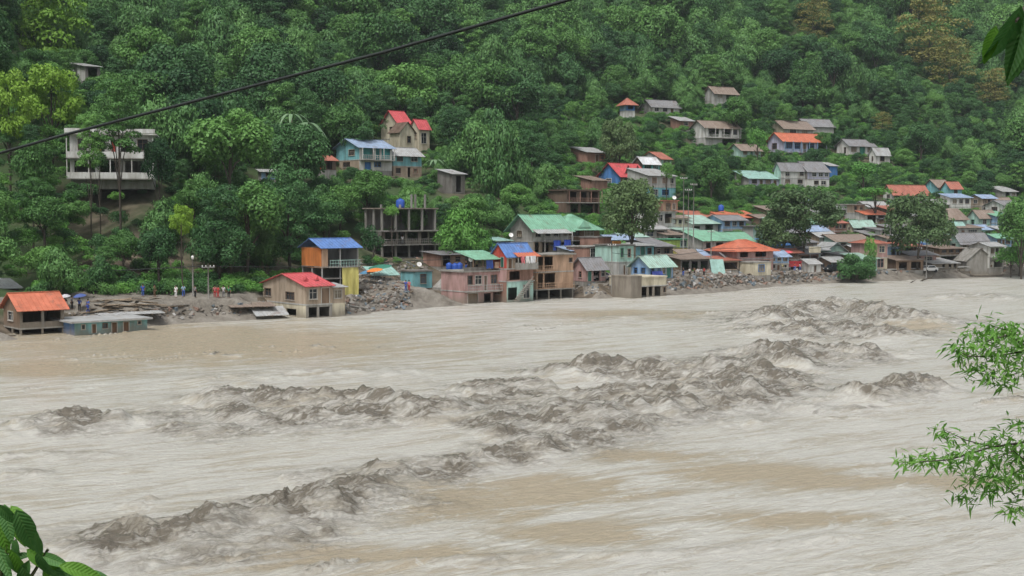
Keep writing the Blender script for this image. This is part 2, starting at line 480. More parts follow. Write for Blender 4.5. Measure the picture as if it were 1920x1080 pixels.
# stray curls: thin broken crests between the big waves
fx, fy = fu * 0.13 + 0.7 * fbm(WX * .09, WY * .09, 2, 161), fv * 0.34
ln = smooth(0.93, 0.995, 1 - np.abs(pn(fx, fy, 163))) * smooth(0.12, 0.4, pn(fu * 0.035, fv * 0.06, 167)) * smooth(-0.1, .3, pn(WX * .3, WY * .3, 169))
ln *= smooth(250, 140, WY)
wz += 0.16 * ln
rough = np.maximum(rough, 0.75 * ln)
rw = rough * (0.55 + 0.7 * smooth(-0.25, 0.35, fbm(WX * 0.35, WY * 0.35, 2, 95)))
wx1 = WX + 0.5 * pn(WX * 0.8, WY * 0.8, 97); wy1 = WY + 0.5 * pn(WX * 0.8, WY * 0.8, 98)
spk = ridged(wx1 * 0.85, wy1 * 0.85, 4, 101) - 0.45
wz += rw * (0.18 * spk + 0.38 * fbm(wx1 * 0.9, wy1 * 1.1, 3, 103))
wz += rw * 0.17 * ridged(wx1 * 1.5, wy1 * 2.0, 2, 111) * (0.4 + smooth(-.2, .4, pn(WX * .6, WY * .6, 113)))
wz += rw * 0.10 * pn(WX * 2.6 + wob, WY * 3.0, 115)
wz += 0.042 * fbm(fu * 0.9, fv * 1.9, 3, 117)
calm = np.zeros(WX.shape)
for cx, cy, rx, ry in CALM:
    X0, Y0 = on_water(cx, cy)
    Xa, _ = on_water(cx + rx, cy); _, Ya = on_water(cx, cy - ry)
    ee = ((WX - X0 - (WY - Y0) * X0 / Y0) / (Xa - X0)) ** 2 + ((WY - Y0) / (Ya - Y0)) ** 2
    calm = np.maximum(calm, np.exp(-ee))
calm *= (1 - np.clip(rough * 1.3, 0, 1))
me = grid_mesh('river', WX, WY, wz)
for nm, arr in (('calm', calm), ('churn_shade', np.clip(rw, 0, 1))):
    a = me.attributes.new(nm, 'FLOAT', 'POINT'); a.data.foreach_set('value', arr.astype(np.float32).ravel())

def river_mat():
    m, nt, b = _new('silty_flood_water'); n, l = nt.nodes, nt.links
    tc = n.new('ShaderNodeTexCoord')
    mp = n.new('ShaderNodeMapping'); mp.inputs['Rotation'].default_value = (0, 0, -math.atan2(BY, BX) * 0.82)
    l.new(tc.outputs['Object'], mp.inputs['Vector'])
    def noise(sc, det, rg, src=mp):
        mm = n.new('ShaderNodeMapping'); mm.inputs['Scale'].default_value = sc
        l.new(src.outputs[0], mm.inputs['Vector'])
        z = n.new('ShaderNodeTexNoise'); z.inputs['Scale'].default_value = 1.0; z.inputs['Detail'].default_value = det; z.inputs['Roughness'].default_value = rg
        z.inputs['Distortion'].default_value = 1.1
        l.new(mm.outputs[0], z.inputs['Vector']); return z
    st = noise((0.11, 0.55, 1), 9, 0.66)           # froth streaks drawn out by the current
    fine = noise((0.85, 3.0, 1), 9, 0.74)
    rip = noise((1.1, 2.2, 1), 4, 0.6)
    fl = noise((0.10, 0.30, 1), 6, 0.6)
    ch = noise((0.75, 1.9, 1), 7, 0.68)
    ac = n.new('ShaderNodeAttribute'); ac.attribute_name = 'calm'
    ar = n.new('ShaderNodeAttribute'); ar.attribute_name = 'churn_shade'
    def math_(op, a, b_=None, c=None, clamp=False):
        q = n.new('ShaderNodeMath'); q.operation = op; q.use_clamp = clamp
        for i, v in enumerate((a, b_, c)):
            if v is None: continue
            if isinstance(v, (int, float)): q.inputs[i].default_value = v
            else: l.new(v, q.inputs[i])
        return q.outputs[0]
    # bare silty water shows where it is calm and between the froth
    f = math_('MULTIPLY_ADD', ac.outputs['Fac'], 0.66, math_('MULTIPLY', st.outputs['Fac'], -1.5))
    f = math_('MULTIPLY_ADD', fine.outputs['Fac'], -0.5, f)
    # thin meandering lines of froth where eddies meet
    dl = math_('ABSOLUTE', math_('SUBTRACT', fl.outputs['Fac'], 0.5))
    lr = n.new('ShaderNodeMapRange'); lr.inputs['From Min'].default_value = 0.018; lr.inputs['From Max'].default_value = 0.0; l.new(dl, lr.inputs['Value'])
    f = math_('MULTIPLY_ADD', lr.outputs[0], -0.28, f)
    f = math_('ADD', f, 1.075)
    cr = n.new('ShaderNodeValToRGB'); e = cr.color_ramp.elements
    e[0].position, e[1].position = 0.02, 0.42
    e[0].color = (0.555, 0.54, 0.485, 1); e[1].color = (0.405, 0.345, 0.245, 1)
    q = e.new(0.13); q.color = (0.500, 0.478, 0.412, 1)
    q = e.new(0.26); q.color = (0.435, 0.402, 0.325, 1)
    l.new(f, cr.inputs['Fac'])
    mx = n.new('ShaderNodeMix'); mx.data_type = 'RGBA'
    mx.inputs[7].default_value = (0.150, 0.130, 0.098, 1)     # churned silt plus the shade of steep wave faces, put into the colour
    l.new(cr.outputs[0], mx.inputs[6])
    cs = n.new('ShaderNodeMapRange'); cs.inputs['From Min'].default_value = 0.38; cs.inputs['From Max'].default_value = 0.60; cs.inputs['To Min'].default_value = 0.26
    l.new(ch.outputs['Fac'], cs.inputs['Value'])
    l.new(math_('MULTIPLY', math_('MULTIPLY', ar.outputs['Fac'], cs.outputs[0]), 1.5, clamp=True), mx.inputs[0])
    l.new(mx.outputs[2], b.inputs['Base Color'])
    b.inputs['Roughness'].default_value = 0.2
    b.inputs['Specular IOR Level'].default_value = 0.45
    bp = n.new('ShaderNodeBump'); bp.inputs['Strength'].default_value = 0.85; bp.inputs['Distance'].default_value = 0.18
    h = math_('MULTIPLY_ADD', ch.outputs['Fac'], math_('MULTIPLY_ADD', ar.outputs['Fac'], 1.2, 0.15), math_('MULTIPLY_ADD', rip.outputs['Fac'], 1.3, fine.outputs['Fac']))
    l.new(h, bp.inputs['Height']); l.new(bp.outputs[0], b.inputs['Normal'])
    return m
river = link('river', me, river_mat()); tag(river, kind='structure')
# ------------------------------------------------------------------ leaf-built crowns (unit radius), shared between plants
def leaves(C, N, L, Wd, rng, droop=0.0):
    """one kite-shaped leaf clump per point: C positions, N facing directions, L length, Wd width"""
    n = len(C)
    N = N / np.linalg.norm(N, axis=1)[:, None]
    R = rng.normal(size=(n, 3)); R[:, 2] -= droop * 2.2
    T = R - (R * N).sum(1)[:, None] * N; T /= np.linalg.norm(T, axis=1)[:, None]
    B = np.cross(N, T)
    L = L[:, None]; Wd = Wd[:, None]
    v = np.stack([C - T * L * 0.5, C + B * Wd * 0.5 - T * L * 0.08 + N * L * 0.06, C + T * L * 0.5 - N * L * 0.10, C - B * Wd * 0.5 - T * L * 0.08 + N * L * 0.06], 1)
    return v.reshape(-1, 3)
def sph(n, rng, zlo=-1.0):
    z = rng.uniform(zlo, 1, n); a = rng.uniform(0, 2 * np.pi, n); r = np.sqrt(1 - z * z)
    return np.stack([r * np.cos(a), r * np.sin(a), z], 1)
def crown_round(seed, nl=24, per=300, flat=0.85, leaf=0.082, lobe=(0.26, 0.42)):
    rng = np.random.default_rng(seed); V = []
    dirs = sph(nl, rng, -0.8)
    for d in dirs:
        lr = rng.uniform(*lobe); c = d * (1.02 - lr) * rng.uniform(0.72, 1.08); c[2] *= flat
        u = sph(per, rng, -0.9); k = u[:, 2] > rng.uniform(-1.0, 0.15, per); u = u[k]
        rr = lr * rng.uniform(0.78, 1.06, len(u)) * (1 + 0.18 * np.sin(u[:, 0] * 9 + seed) * np.cos(u[:, 1] * 8))
        C = c + u * rr[:, None] * np.array([1, 1, 0.82])
        N = u + rng.normal(size=u.shape) * 0.55 + np.array([0, 0, 0.35])
        ll = leaf * rng.uniform(0.7, 1.4, len(u))
        V.append(leaves(C, N, ll, ll * rng.uniform(0.45, 0.75, len(u)), rng))
    return np.concatenate(V)
def crown_bamboo(seed, nc=40, per=270, leaf=0.115):
    """fountain of arching culms with drooping plumes"""
    rng = np.random.default_rng(seed); V = []
    for i in range(nc):
        a = rng.uniform(0, 2 * np.pi); lean = rng.uniform(0.1, 0.95) ; h = rng.uniform(1.25, 2.0) * (1.05 - 0.35 * lean)
        u = np.sort(rng.uniform(0.30, 1.0, per))
        rad = lean * (0.12 + 0.88 * u ** 2.2)
        z = -1.0 + h * (u * 1.25 - 0.52 * u ** 4 * (0.6 + lean))
        P = np.stack([np.cos(a) * rad, np.sin(a) * rad, z], 1)
        sp = 0.19 * np.sin(np.clip((u - 0.25) / 0.75, 0, 1) * np.pi) ** 0.6 + 0.035
        o = rng.normal(size=(per, 3)) * sp[:, None] * 0.6; o[:, 2] -= np.abs(o[:, 2]) * 0.3
        C = P + o
        N = o + np.array([math.cos(a) * 0.05, math.sin(a) * 0.05, 0.10]) + rng.normal(size=(per, 3)) * 0.05
        ll = leaf * rng.uniform(0.6, 1.3, per)
        V.append(leaves(C, N, ll, ll * rng.uniform(0.24, 0.42, per), rng, droop=1.0))
    return np.concatenate(V)
def crown_tall(seed, nl=24, per=400, leaf=0.09):
    """tall layered crown, taller than wide (reaches -1.5 .. 1.5)"""
    rng = np.random.default_rng(seed); V = []
    for i in range(nl):
        f = (i + rng.uniform(0, 1)) / nl
        a = i * 2.4 + rng.uniform(-0.4, 0.4); z = -1.2 + 2.6 * f
        R = 0.95 * math.sqrt(max(0.05, 1 - (f * 1.25 - 0.35) ** 2)) * rng.uniform(0.35, 0.85)
        lr = rng.uniform(0.26, 0.44); c = np.array([math.cos(a) * R, math.sin(a) * R, z])
        u = sph(per, rng, -0.6); u = u[u[:, 2] > rng.uniform(-0.7, 0.35, per)]
        C = c + u * (lr * rng.uniform(0.75, 1.08, len(u)))[:, None] * np.array([1.15, 1.15, 0.6])
        N = u + rng.normal(size=u.shape) * 0.5 + np.array([0, 0, 0.5])
        ll = leaf * rng.uniform(0.7, 1.4, len(u))
        V.append(leaves(C, N, ll, ll * rng.uniform(0.4, 0.7, len(u)), rng))
    return np.concatenate(V)
def leafmesh(name, V, m):
    me = np_mesh(name, V, np.arange(len(V)).reshape(-1, 4)); me.materials.append(m); return me

G_DEEP = leafmat('leaf_deep_green', (0.018, 0.066, 0.026), (0.085, 0.205, 0.06))
G_MID = leafmat('leaf_mid_green', (0.03, 0.102, 0.03), (0.165, 0.345, 0.078))
G_BAMB = leafmat('leaf_bamboo', (0.034, 0.112, 0.038), (0.17, 0.345, 0.092))
G_LIME = leafmat('leaf_yellow_green', (0.125, 0.27, 0.028), (0.245, 0.41, 0.05))
G_GOLD = leafmat('leaf_golden_bloom', (0.17, 0.185, 0.045), (0.3, 0.27, 0.085))
G_OLIVE = leafmat('leaf_olive', (0.065, 0.125, 0.048), (0.15, 0.225, 0.085))
G_BRIGHT = leafmat('leaf_bright_bush', (0.07, 0.22, 0.04), (0.18, 0.38, 0.075))
M_BARK = mat('bark', (0.09, 0.075, 0.06), 0.95, 0.35, 1.5, bump=0.5)
M_CULM = mat('bamboo_culm', (0.16, 0.17, 0.08), 0.7, 0.3, 1.0)

CR = {}
CR['round'] = [leafmesh('crown_round', crown_round(s, 25 + s % 5, 480), [G_MID, G_DEEP][s % 2]) for s in range(11, 17)]
CR['tall'] = [leafmesh('crown_tall', crown_tall(s), [G_DEEP, G_MID][s % 2]) for s in range(21, 25)]
CR['bamboo'] = [leafmesh('crown_bamboo', crown_bamboo(s), G_BAMB) for s in range(31, 36)]
CR['bush'] = [leafmesh('crown_bush', crown_round(s, 12, 130, 0.7, 0.13, (0.34, 0.5)), [G_MID, G_BRIGHT, G_DEEP][s % 3]) for s in range(41, 47)]
def variant(kind, i, m):
    me = CR[kind][i].copy(); me.materials.clear(); me.materials.append(m); return me
CR['lime'] = [leafmesh('crown_lime', crown_round(s, 30, 330, 1.0, 0.08, (0.2, 0.34)), G_LIME) for s in (51, 52)] + [leafmesh('crown_lime', crown_tall(53, 28, 330), G_LIME)]
CR['gold'] = [leafmesh('crown_gold', crown_tall(s, 24, 230, 0.075), G_GOLD) for s in (55, 56)]
CR['olive'] = [leafmesh('crown_olive', crown_round(s, 44, 300, 0.85, 0.075, (0.18, 0.32)), G_OLIVE) for s in (61, 62)]
CR['bright'] = [variant('bamboo', 1, G_BRIGHT), variant('bush', 0, G_BRIGHT)]

def trunk_mesh(seed, lean=0.1, forks=4):
    """unit trunk: foot at z=-1.3, runs up into the crown"""
    r = random.Random(seed); mb = MB()
    p = [Vector((0, 0, -2.6)), Vector((r.uniform(-.05, .05), r.uniform(-.05, .05), -1.3)), Vector((r.uniform(-lean, lean), r.uniform(-lean, lean), -0.5)), Vector((r.uniform(-lean, lean), r.uniform(-lean, lean), 0.25))]
    mb.tube(p, [0.085, 0.07, 0.055, 0.025], 7)
    for i in range(forks):
        a = i * 6.283 / forks + r.uniform(-.5, .5); b = p[1].lerp(p[2], r.uniform(0.5, 1.0)); R = r.uniform(.4, .7)
        e = b + Vector((math.cos(a) * R, math.sin(a) * R, r.uniform(.3, .7)))
        mb.tube([b, b.lerp(e, .5) + Vector((0, 0, .08)), e], [0.035, 0.025, 0.010], 5)
    me = mb.mesh('trunk', True); me.materials.append(M_BARK); return me
TR = [trunk_mesh(s) for s in range(4)]
def culm_mesh(seed):
    r = random.Random(seed); mb = MB()
    for i in range(11):
        a = r.uniform(0, 6.28); b = r.uniform(0.02, 0.16); ln = r.uniform(.1, .6)
        mb.tube([(math.cos(a) * b, math.sin(a) * b, -1.35), (math.cos(a) * (b + ln * .1), math.sin(a) * (b + ln * .1), -.5), (math.cos(a) * (b + ln * .5), math.sin(a) * (b + ln * .5), .25)], [.016, .014, .007], 5)
    me = mb.mesh('culms', True); me.materials.append(M_CULM); return me
CU = [culm_mesh(s) for s in range(3)]

def tree(kind, i, X, Y, r, hz=1.0, label='', cat='tree', group=None, name=None, z=None, rz=None, lift=1.25):
    """a tree as an Empty at its foot with its trunk and its crown; r = crown radius in metres"""
    z = gz(X, Y) if z is None else z
    nm = name or {'bamboo': 'bamboo_clump', 'bush': 'bush', 'bright': 'bamboo_clump'}.get(kind, 'tree')
    e = empty(nm, (X, Y, z), random.uniform(0, 6.28) if rz is None else rz)
    tag(e, label, cat, group)
    M = CR[kind]; c = link('crown', M[i % len(M)], None, e)
    cz = r * hz * {'bamboo': 1.0, 'bright': 1.0, 'bush': 0.45, 'tall': 1.9, 'gold': 1.9}.get(kind, lift)
    c.location = (0, 0, cz); c.scale = (r, r, r * hz)
    if kind in ('bamboo', 'bright'):
        t = link('culms', CU[i % 3], None, e); t.location = (0, 0, cz); t.scale = (r, r, r * hz)
    else:
        t = link('stem' if kind == 'bush' else 'trunk', TR[i % 4], None, e)
        zz = cz / 1.3; t.location = (0, 0, cz); t.scale = (r * .9, r * .9, zz if kind != 'bush' else r * hz * .5)
    return e

# ------------------------------------------------------------------ scattering of masses that nobody could count
def scatter(name, pts, kinds, label=None, cat=None):
    """pts rows: x,y,z,rot,scale,zscale,index ; kinds: list of meshes -> one geometry-nodes object"""
    coll = bpy.data.collections.new(name + '_source')
    for j, me in enumerate(kinds):
        o = bpy.data.objects.new('%s_source_%02d' % (name, j), me); coll.objects.link(o)
    P = np.asarray(pts, np.float32)
    me = bpy.data.meshes.new(name); me.vertices.add(len(P)); me.vertices.foreach_set('co', P[:, :3].ravel())
    a = me.attributes.new('rot', 'FLOAT_VECTOR', 'POINT'); R = np.zeros((len(P), 3), np.float32); R[:, 2] = P[:, 3]; a.data.foreach_set('vector', R.ravel())
    a = me.attributes.new('scl', 'FLOAT_VECTOR', 'POINT'); a.data.foreach_set('vector', P[:, [4, 4, 5]].ravel())
    a = me.attributes.new('idx', 'INT', 'POINT'); a.data.foreach_set('value', P[:, 6].astype(np.int32))
    o = link(name, me)
    ng = bpy.data.node_groups.new(name + '_nodes', 'GeometryNodeTree')
    ng.interface.new_socket('Geometry', in_out='INPUT', socket_type='NodeSocketGeometry')
    ng.interface.new_socket('Geometry', in_out='OUTPUT', socket_type='NodeSocketGeometry')
    n, l = ng.nodes, ng.links
    gi, go = n.new('NodeGroupInput'), n.new('NodeGroupOutput')
    ci = n.new('GeometryNodeCollectionInfo'); ci.inputs['Collection'].default_value = coll
    ci.inputs['Separate Children'].default_value = True; ci.inputs['Reset Children'].default_value = True
    ip = n.new('GeometryNodeInstanceOnPoints'); ip.inputs['Pick Instance'].default_value = True
    def attr(nm, ty):
        q = n.new('GeometryNodeInputNamedAttribute'); q.data_type = ty; q.inputs['Name'].default_value = nm; return q.outputs[0]
    l.new(gi.outputs[0], ip.inputs['Points']); l.new(ci.outputs[0], ip.inputs['Instance'])
    l.new(attr('idx', 'INT'), ip.inputs['Instance Index']); l.new(attr('rot', 'FLOAT_VECTOR'), ip.inputs['Rotation']); l.new(attr('scl', 'FLOAT_VECTOR'), ip.inputs['Scale'])
    l.new(ip.outputs[0], go.inputs[0])
    md = o.modifiers.new('scatter', 'NODES'); md.node_group = ng
    tag(o, label, cat, kind='stuff')
    return o
# ------------------------------------------------------------------ building kit
PAL = dict(
    pink=(0.47, 0.30, 0.28), peach=(0.52, 0.35, 0.24), brick=(0.34, 0.20, 0.155), conc=(0.32, 0.31, 0.285), dconc=(0.20, 0.19, 0.175), white=(0.66, 0.66, 0.63),
    cream=(0.60, 0.55, 0.42), teal=(0.10, 0.40, 0.41), turq=(0.22, 0.50, 0.54), blue=(0.08, 0.22, 0.50), lblue=(0.28, 0.43, 0.62), mint=(0.40, 0.60, 0.53), green=(0.10, 0.33, 0.20),
    lime=(0.36, 0.52, 0.13), wood=(0.23, 0.16, 0.11), brown=(0.17, 0.12, 0.09), orange=(0.68, 0.24, 0.07), yellow=(0.68, 0.60, 0.17), red=(0.48, 0.07, 0.05), lilac=(0.50, 0.50, 0.64),
    greyp=(0.45, 0.45, 0.43), tan=(0.42, 0.34, 0.26), mudw=(0.26, 0.23, 0.19),
    r_red=(0.60, 0.11, 0.12), r_orange=(0.60, 0.19, 0.11), r_rust=(0.46, 0.18, 0.13), r_blue=(0.13, 0.25, 0.55), r_green=(0.24, 0.48, 0.34), r_lgreen=(0.40, 0.57, 0.50), r_grey=(0.27, 0.27, 0.28),
    r_lgrey=(0.44, 0.45, 0.45), r_white=(0.78, 0.80, 0.82), r_brown=(0.30, 0.24, 0.20), r_lblue=(0.34, 0.44, 0.60), r_teal=(0.34, 0.54, 0.49))
def pm(c):
    if c.startswith('r_'): return mat('roof_' + c[2:], PAL[c], 0.5, 0.16, 0.5, True, 0.35, 0.0, 0.05, 'roof')
    return mat('wall_' + c, PAL[c], 0.85, 0.27, 0.45, grime='wall')
M_FRAME = mat('window_frame_pale', (0.5, 0.48, 0.44), 0.7, 0.2)
M_FRAMED = mat('window_frame_dark', (0.16, 0.11, 0.08), 0.7, 0.2)
M_GLASS = glass()
PANES = [M_GLASS, M_GLASS, glass('window_glass_pale', (.07, .085, .10)), glass('window_glass_grey', (.04, .045, .05)), mat('curtain', (.30, .26, .20), .9, .3, 3)]
M_DOOR = mat('door_wood', (0.17, 0.10, 0.06), 0.7, 0.25)
M_DOORG = mat('door_green', (0.06, 0.22, 0.17), 0.6, 0.2)
M_DARK = mat('dark_interior_cloth', (0.05, 0.045, 0.04), 0.95, 0.2)
M_STEEL = mat('galvanised_steel', (0.42, 0.43, 0.43), 0.45, 0.2, metal=0.6)
KEEP = []
PADS = []
LAND = []
RECT = []
HOUSE = {}

def parse(ops):
    out = []
    for tk in (ops or '').split():
        kind = tk[0]; body = tk[1:]; c = ''
        if ':' in body: body, c = body.split(':')
        v = {'w': (.36, .82), 'd': (.02, .80), 'g': (.02, .80), 'o': (.06, .90)}[kind]
        if '@' in body:
            body, vv = body.split('@'); v = tuple(float(q) for q in vv.split('-'))
        u = tuple(float(q) for q in body.split('-'))
        out.append((kind, u[0], u[1], v[0], v[1], c))
    return out
def wall_panel(mb, o, ax, nrm, Lw, z0, z1, holes, dep=0.16):
    """one wall with real openings; o origin, ax unit vector along the wall, nrm outward normal"""
    o, ax, nrm = Vector(o), Vector(ax), Vector(nrm)
    us = sorted({0.0, Lw, *[h[0] for h in holes], *[h[1] for h in holes]}); zs = sorted({z0, z1, *[h[2] for h in holes], *[h[3] for h in holes]})
    P = lambda u, z, d=0.0: o + ax * u - nrm * d + Vector((0, 0, z))
    for a, b in zip(us[:-1], us[1:]):
        for c, d in zip(zs[:-1], zs[1:]):
            um, zm = (a + b) / 2, (c + d) / 2
            if any(h[0] < um < h[1] and h[2] < zm < h[3] for h in holes): continue
            mb.quad(P(a, c), P(b, c), P(b, d), P(a, d))
    for h in holes:
        a, b, c, d = h[:4]
        mb.quad(P(a, c), P(b, c), P(b, c, dep), P(a, c, dep)); mb.quad(P(a, d), P(b, d), P(b, d, dep), P(a, d, dep))
        mb.quad(P(a, c), P(a, d), P(a, d, dep), P(a, c, dep)); mb.quad(P(b, c), P(b, d), P(b, d, dep), P(b, c, dep))
def fit_opening(e, kind, o, ax, nrm, a, b, c, d, colour):
    o, ax, nrm = Vector(o), Vector(ax), Vector(nrm)
    P = lambda u, z, q: tuple(o + ax * u - nrm * q + Vector((0, 0, z)))
    if kind == 'w':
        mb = MB(); fw = 0.09
        for (p, q) in ((P(a - .04, c, -.03), P(b + .04, c, -.03)), (P(a - .04, d, -.03), P(b + .04, d, -.03)), (P(a, c, -.03), P(a, d, -.03)), (P(b, c, -.03), P(b, d, -.03))): mb.bar(p, q, fw)
        nm = max(1, round((b - a) / 0.75))
        for i in range(1, nm): mb.bar(P(a + (b - a) * i / nm, c, .08), P(a + (b - a) * i / nm, d, .08), 0.055)
        if d - c > 0.9: mb.bar(P(a, c + (d - c) * .62, .08), P(b, c + (d - c) * .62, .08), 0.05)
        w = mb.build('window', pm(colour) if colour else (M_FRAME if (hash((round(a, 2), round(c, 2))) & 1) else M_FRAMED), e)
        MB().quad(P(a, c, .12), P(b, c, .12), P(b, d, .12), P(a, d, .12)).build('pane', PANES[int(abs(a * 37 + c * 91 + b * 13)) % 5], w)
        MB().bar(P(a - .1, c - .06, -.06), P(b + .1, c - .06, -.06), 0.14, 0.06).build('sill', M_FRAME, w)
    elif kind in 'dg':
        mb = MB()
        mb.bar(P((a + b) / 2, c, .11), P((a + b) / 2, d, .11), b - a - .02, 0.05)
        m_ = pm(colour) if colour else (M_DOORG if kind == 'g' else M_DOOR)
        w = mb.build('door', m_, e)
        fb = MB()
        for (p, q) in ((P(a, c, -.02), P(a, d, -.02)), (P(b, c, -.02), P(b, d, -.02)), (P(a - .04, d, -.02), P(b + .04, d, -.02))): fb.bar(p, q, 0.08)
        fb.build('frame', M_FRAME, w)
def roof_slope(e, A, B, C, D_, m, th=0.07, rib=0.55, name='roof_slope'):
    """A-B eave (left,right), C-D ridge (right,left): corrugated sheet with raised ribs"""
    A, B, C, D_ = map(Vector, (A, B, C, D_)); n = (B - A).cross(D_ - A).normalized()
    if n.z < 0: n = -n
    mb = MB(); t = n * th
    mb.quad(A + t, B + t, C + t, D_ + t); mb.quad(D_, C, B, A)
    for p, q in ((A, B), (B, C), (C, D_), (D_, A)): mb.quad(p, q, q + t, p + t)
    k = max(2, int((B - A).length / rib))
    for i in range(k + 1):
        f = i / k; mb.bar(A.lerp(B, f) + t * 1.2, D_.lerp(C, f) + t * 1.2, 0.07, 0.05)
    return mb.build(name, m, e)

def house(label, x, y, xl, xr, ye, yr, roof='gable r_grey', st=None, D=None, W=None, L=None, yaw=40, ov=0.45, found='conc', name='house', cat='house', water=False, keep=1, rot_extra=0, back=None, key=None, post=0.22, fh=3.0):
    if water: D = on_water(x, y)[1]
    if D is None: D = hit(x, y)
    P = at(x, y, D); a = math.radians(yaw); ca, sa = math.cos(a), math.sin(a)
    kr, kl = (xr - 960) / F, (xl - 960) / F
    L = L or max(1.5, (kr * P.y - P.x) / max(.12, ca - kr * sa))
    W = W or max(2.0, (P.x - kl * P.y) / max(.12, sa + kl * ca))
    H = at(x, ye, D).z - P.z
    rk, rc = roof.split()[:2]
    if rk == 'fgable':
        Dr = D + L / 2 * sa
    elif rk == 'shed': Dr = D + W * ca
    else: Dr = D + W / 2 * ca
    RH = max(0.25, at(x, yr, Dr).z - P.z - H)
    e = empty(name, P, a); tag(e, label, cat)
    st = st or [(1.0, 'white', None, 'w.1-.3 d.42-.58 w.7-.9', 'w.35-.65')]
    z0 = 0.0
    X1, Y1 = Vector((1, 0, 0)), Vector((0, 1, 0))
    MB().box(0.05, L - .05, 0.05, W - .05, -fh, 0.0).build('foundation', pm(found), e)
    top = st[-1]
    for si, s in enumerate(st):
        fr, cF, cS, oF, oS = (list(s) + [None] * 5)[:5]
        z1 = H * fr; cS = cS or cF; hgt = z1 - z0
        if si: MB().box(-.06, L + .06, -.06, W + .06, z0 - .09, z0 + .07).build('floor_slab', pm('conc' if cF in ('-', 'conc', 'dconc') or cS == 'dconc' else 'greyp'), e)
        if cF == '-':
            for face, Lw in (('F', L), ('S', W)):
                n = max(1, round(Lw / 3.0))
                for i in range(0 if face == 'F' else 1, n + 1):
                    u = i * (Lw - post) / n
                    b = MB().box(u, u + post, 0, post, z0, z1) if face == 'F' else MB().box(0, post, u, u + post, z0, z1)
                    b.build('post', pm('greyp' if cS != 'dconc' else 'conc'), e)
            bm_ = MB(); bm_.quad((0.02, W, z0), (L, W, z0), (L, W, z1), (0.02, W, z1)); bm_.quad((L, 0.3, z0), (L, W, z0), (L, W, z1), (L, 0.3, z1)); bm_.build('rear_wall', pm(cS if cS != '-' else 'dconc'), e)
        else:
            hf = [(q[1] * L, q[2] * L, z0 + q[3] * hgt, z0 + q[4] * hgt, q[0], q[5]) for q in parse(oF)]
            hs_ = [(W * (1 - q[2]), W * (1 - q[1]), z0 + q[3] * hgt, z0 + q[4] * hgt, q[0], q[5]) for q in parse(oS)]
            mb = MB(); wall_panel(mb, (0, 0, 0), X1, -Y1, L, z0, z1, hf)
            mb.quad((L, 0, z0), (L, W, z0), (L, W, z1), (L, 0, z1)); mb.quad((L, W, z0), (0, W, z0), (0, W, z1), (L, W, z1))
            mb.quad((0, 0, z0 + .03), (L, 0, z0 + .03), (L, W, z0 + .03), (0, W, z0 + .03))
            if rk == 'fgable' and s is top: mb.tri((0, 0, H), (L, 0, H), (L / 2, 0, H + RH))
            mb.build('wall', pm(cF), e)
            mb = MB(); wall_panel(mb, (0, 0, 0), Y1, -X1, W, z0, z1, hs_)
            if s is top and rk == 'gable':
                mb.tri((0, 0, H), (0, W, H), (0, W / 2, H + RH)); MB().tri((L, 0, H), (L, W, H), (L, W / 2, H + RH)).build('gable_end', pm(cS), e)
            if s is top and rk == 'shed':
                mb.tri((0, 0, H), (0, W, H), (0, W, H + RH)); MB().tri((L, 0, H), (L, W, H), (L, W, H + RH)).quad((0, W, H), (L, W, H), (L, W, H + RH), (0, W, H + RH)).build('gable_end', pm(cS), e)
            mb.build('side_wall', pm(cS), e)
            for q in hf:
                if q[4] != 'o': fit_opening(e, q[4], (0, 0, 0), X1, -Y1, *q[:4], q[5])
            for q in hs_:
                if q[4] != 'o': fit_opening(e, q[4], (0, 0, 0), Y1, -X1, *q[:4], q[5])
        z0 = z1
    m = pm(rc); o = ov
    if rk == 'gable':
        sl = RH / (W / 2); de = o * sl
        roof_slope(e, (-o, -o, H - de), (L + o, -o, H - de), (L + o, W / 2, H + RH), (-o, W / 2, H + RH), m)
        roof_slope(e, (-o, W + o, H - de), (L + o, W + o, H - de), (L + o, W / 2, H + RH), (-o, W / 2, H + RH), m)
        MB().bar((-o, W / 2, H + RH + .1), (L + o, W / 2, H + RH + .1), 0.3, 0.1).build('ridge_cap', m, e)
    elif rk == 'fgable':
        sl = RH / (L / 2); de = o * sl
        roof_slope(e, (-o, -o, H - de), (-o, W + o, H - de), (L / 2, W + o, H + RH), (L / 2, -o, H + RH), m)
        roof_slope(e, (L + o, -o, H - de), (L + o, W + o, H - de), (L / 2, W + o, H + RH), (L / 2, -o, H + RH), m)
    elif rk == 'hip':
        q = min(L, W) / 2 * .9; sl = RH / (W / 2); de = o * sl
        A, B, C, D_ = (-o, -o, H - de), (L + o, -o, H - de), (L + o, W + o, H - de), (-o, W + o, H - de)
        R0, R1 = (q, W / 2, H + RH), (L - q, W / 2, H + RH)
        if R1[0] < R0[0]: R0 = R1 = (L / 2, W / 2, H + RH)
        roof_slope(e, A, B, R1, R0, m); roof_slope(e, D_, C, R1, R0, m)
        roof_slope(e, D_, A, R0, R0, m); roof_slope(e, B, C, R1, R1, m)
    elif rk == 'shed':
        sl = RH / W; de = o * sl
        roof_slope(e, (-o, -o, H - de), (L + o, -o, H - de), (L + o, W + o, H + RH + de), (-o, W + o, H + RH + de), m)
    elif rk == 'flat':
        MB().box(-o, L + o, -o, W + o, H, H + .22).build('roof_slab', m, e)
    info = dict(e=e, L=L, W=W, H=H, RH=RH, D=D, a=a, P=P)
    if keep: KEEP.append((xl - 5, min(yr, ye) - 4, xr + 4, y - (6 if keep == 1 else 0), D + 2))
    PADS.append(info); LAND.append((label, (xl + xr) / 2, (min(yr, ye) + y) / 2)); RECT.append((xl, min(yr, ye), xr, y))
    if key: HOUSE[key] = info
    return info
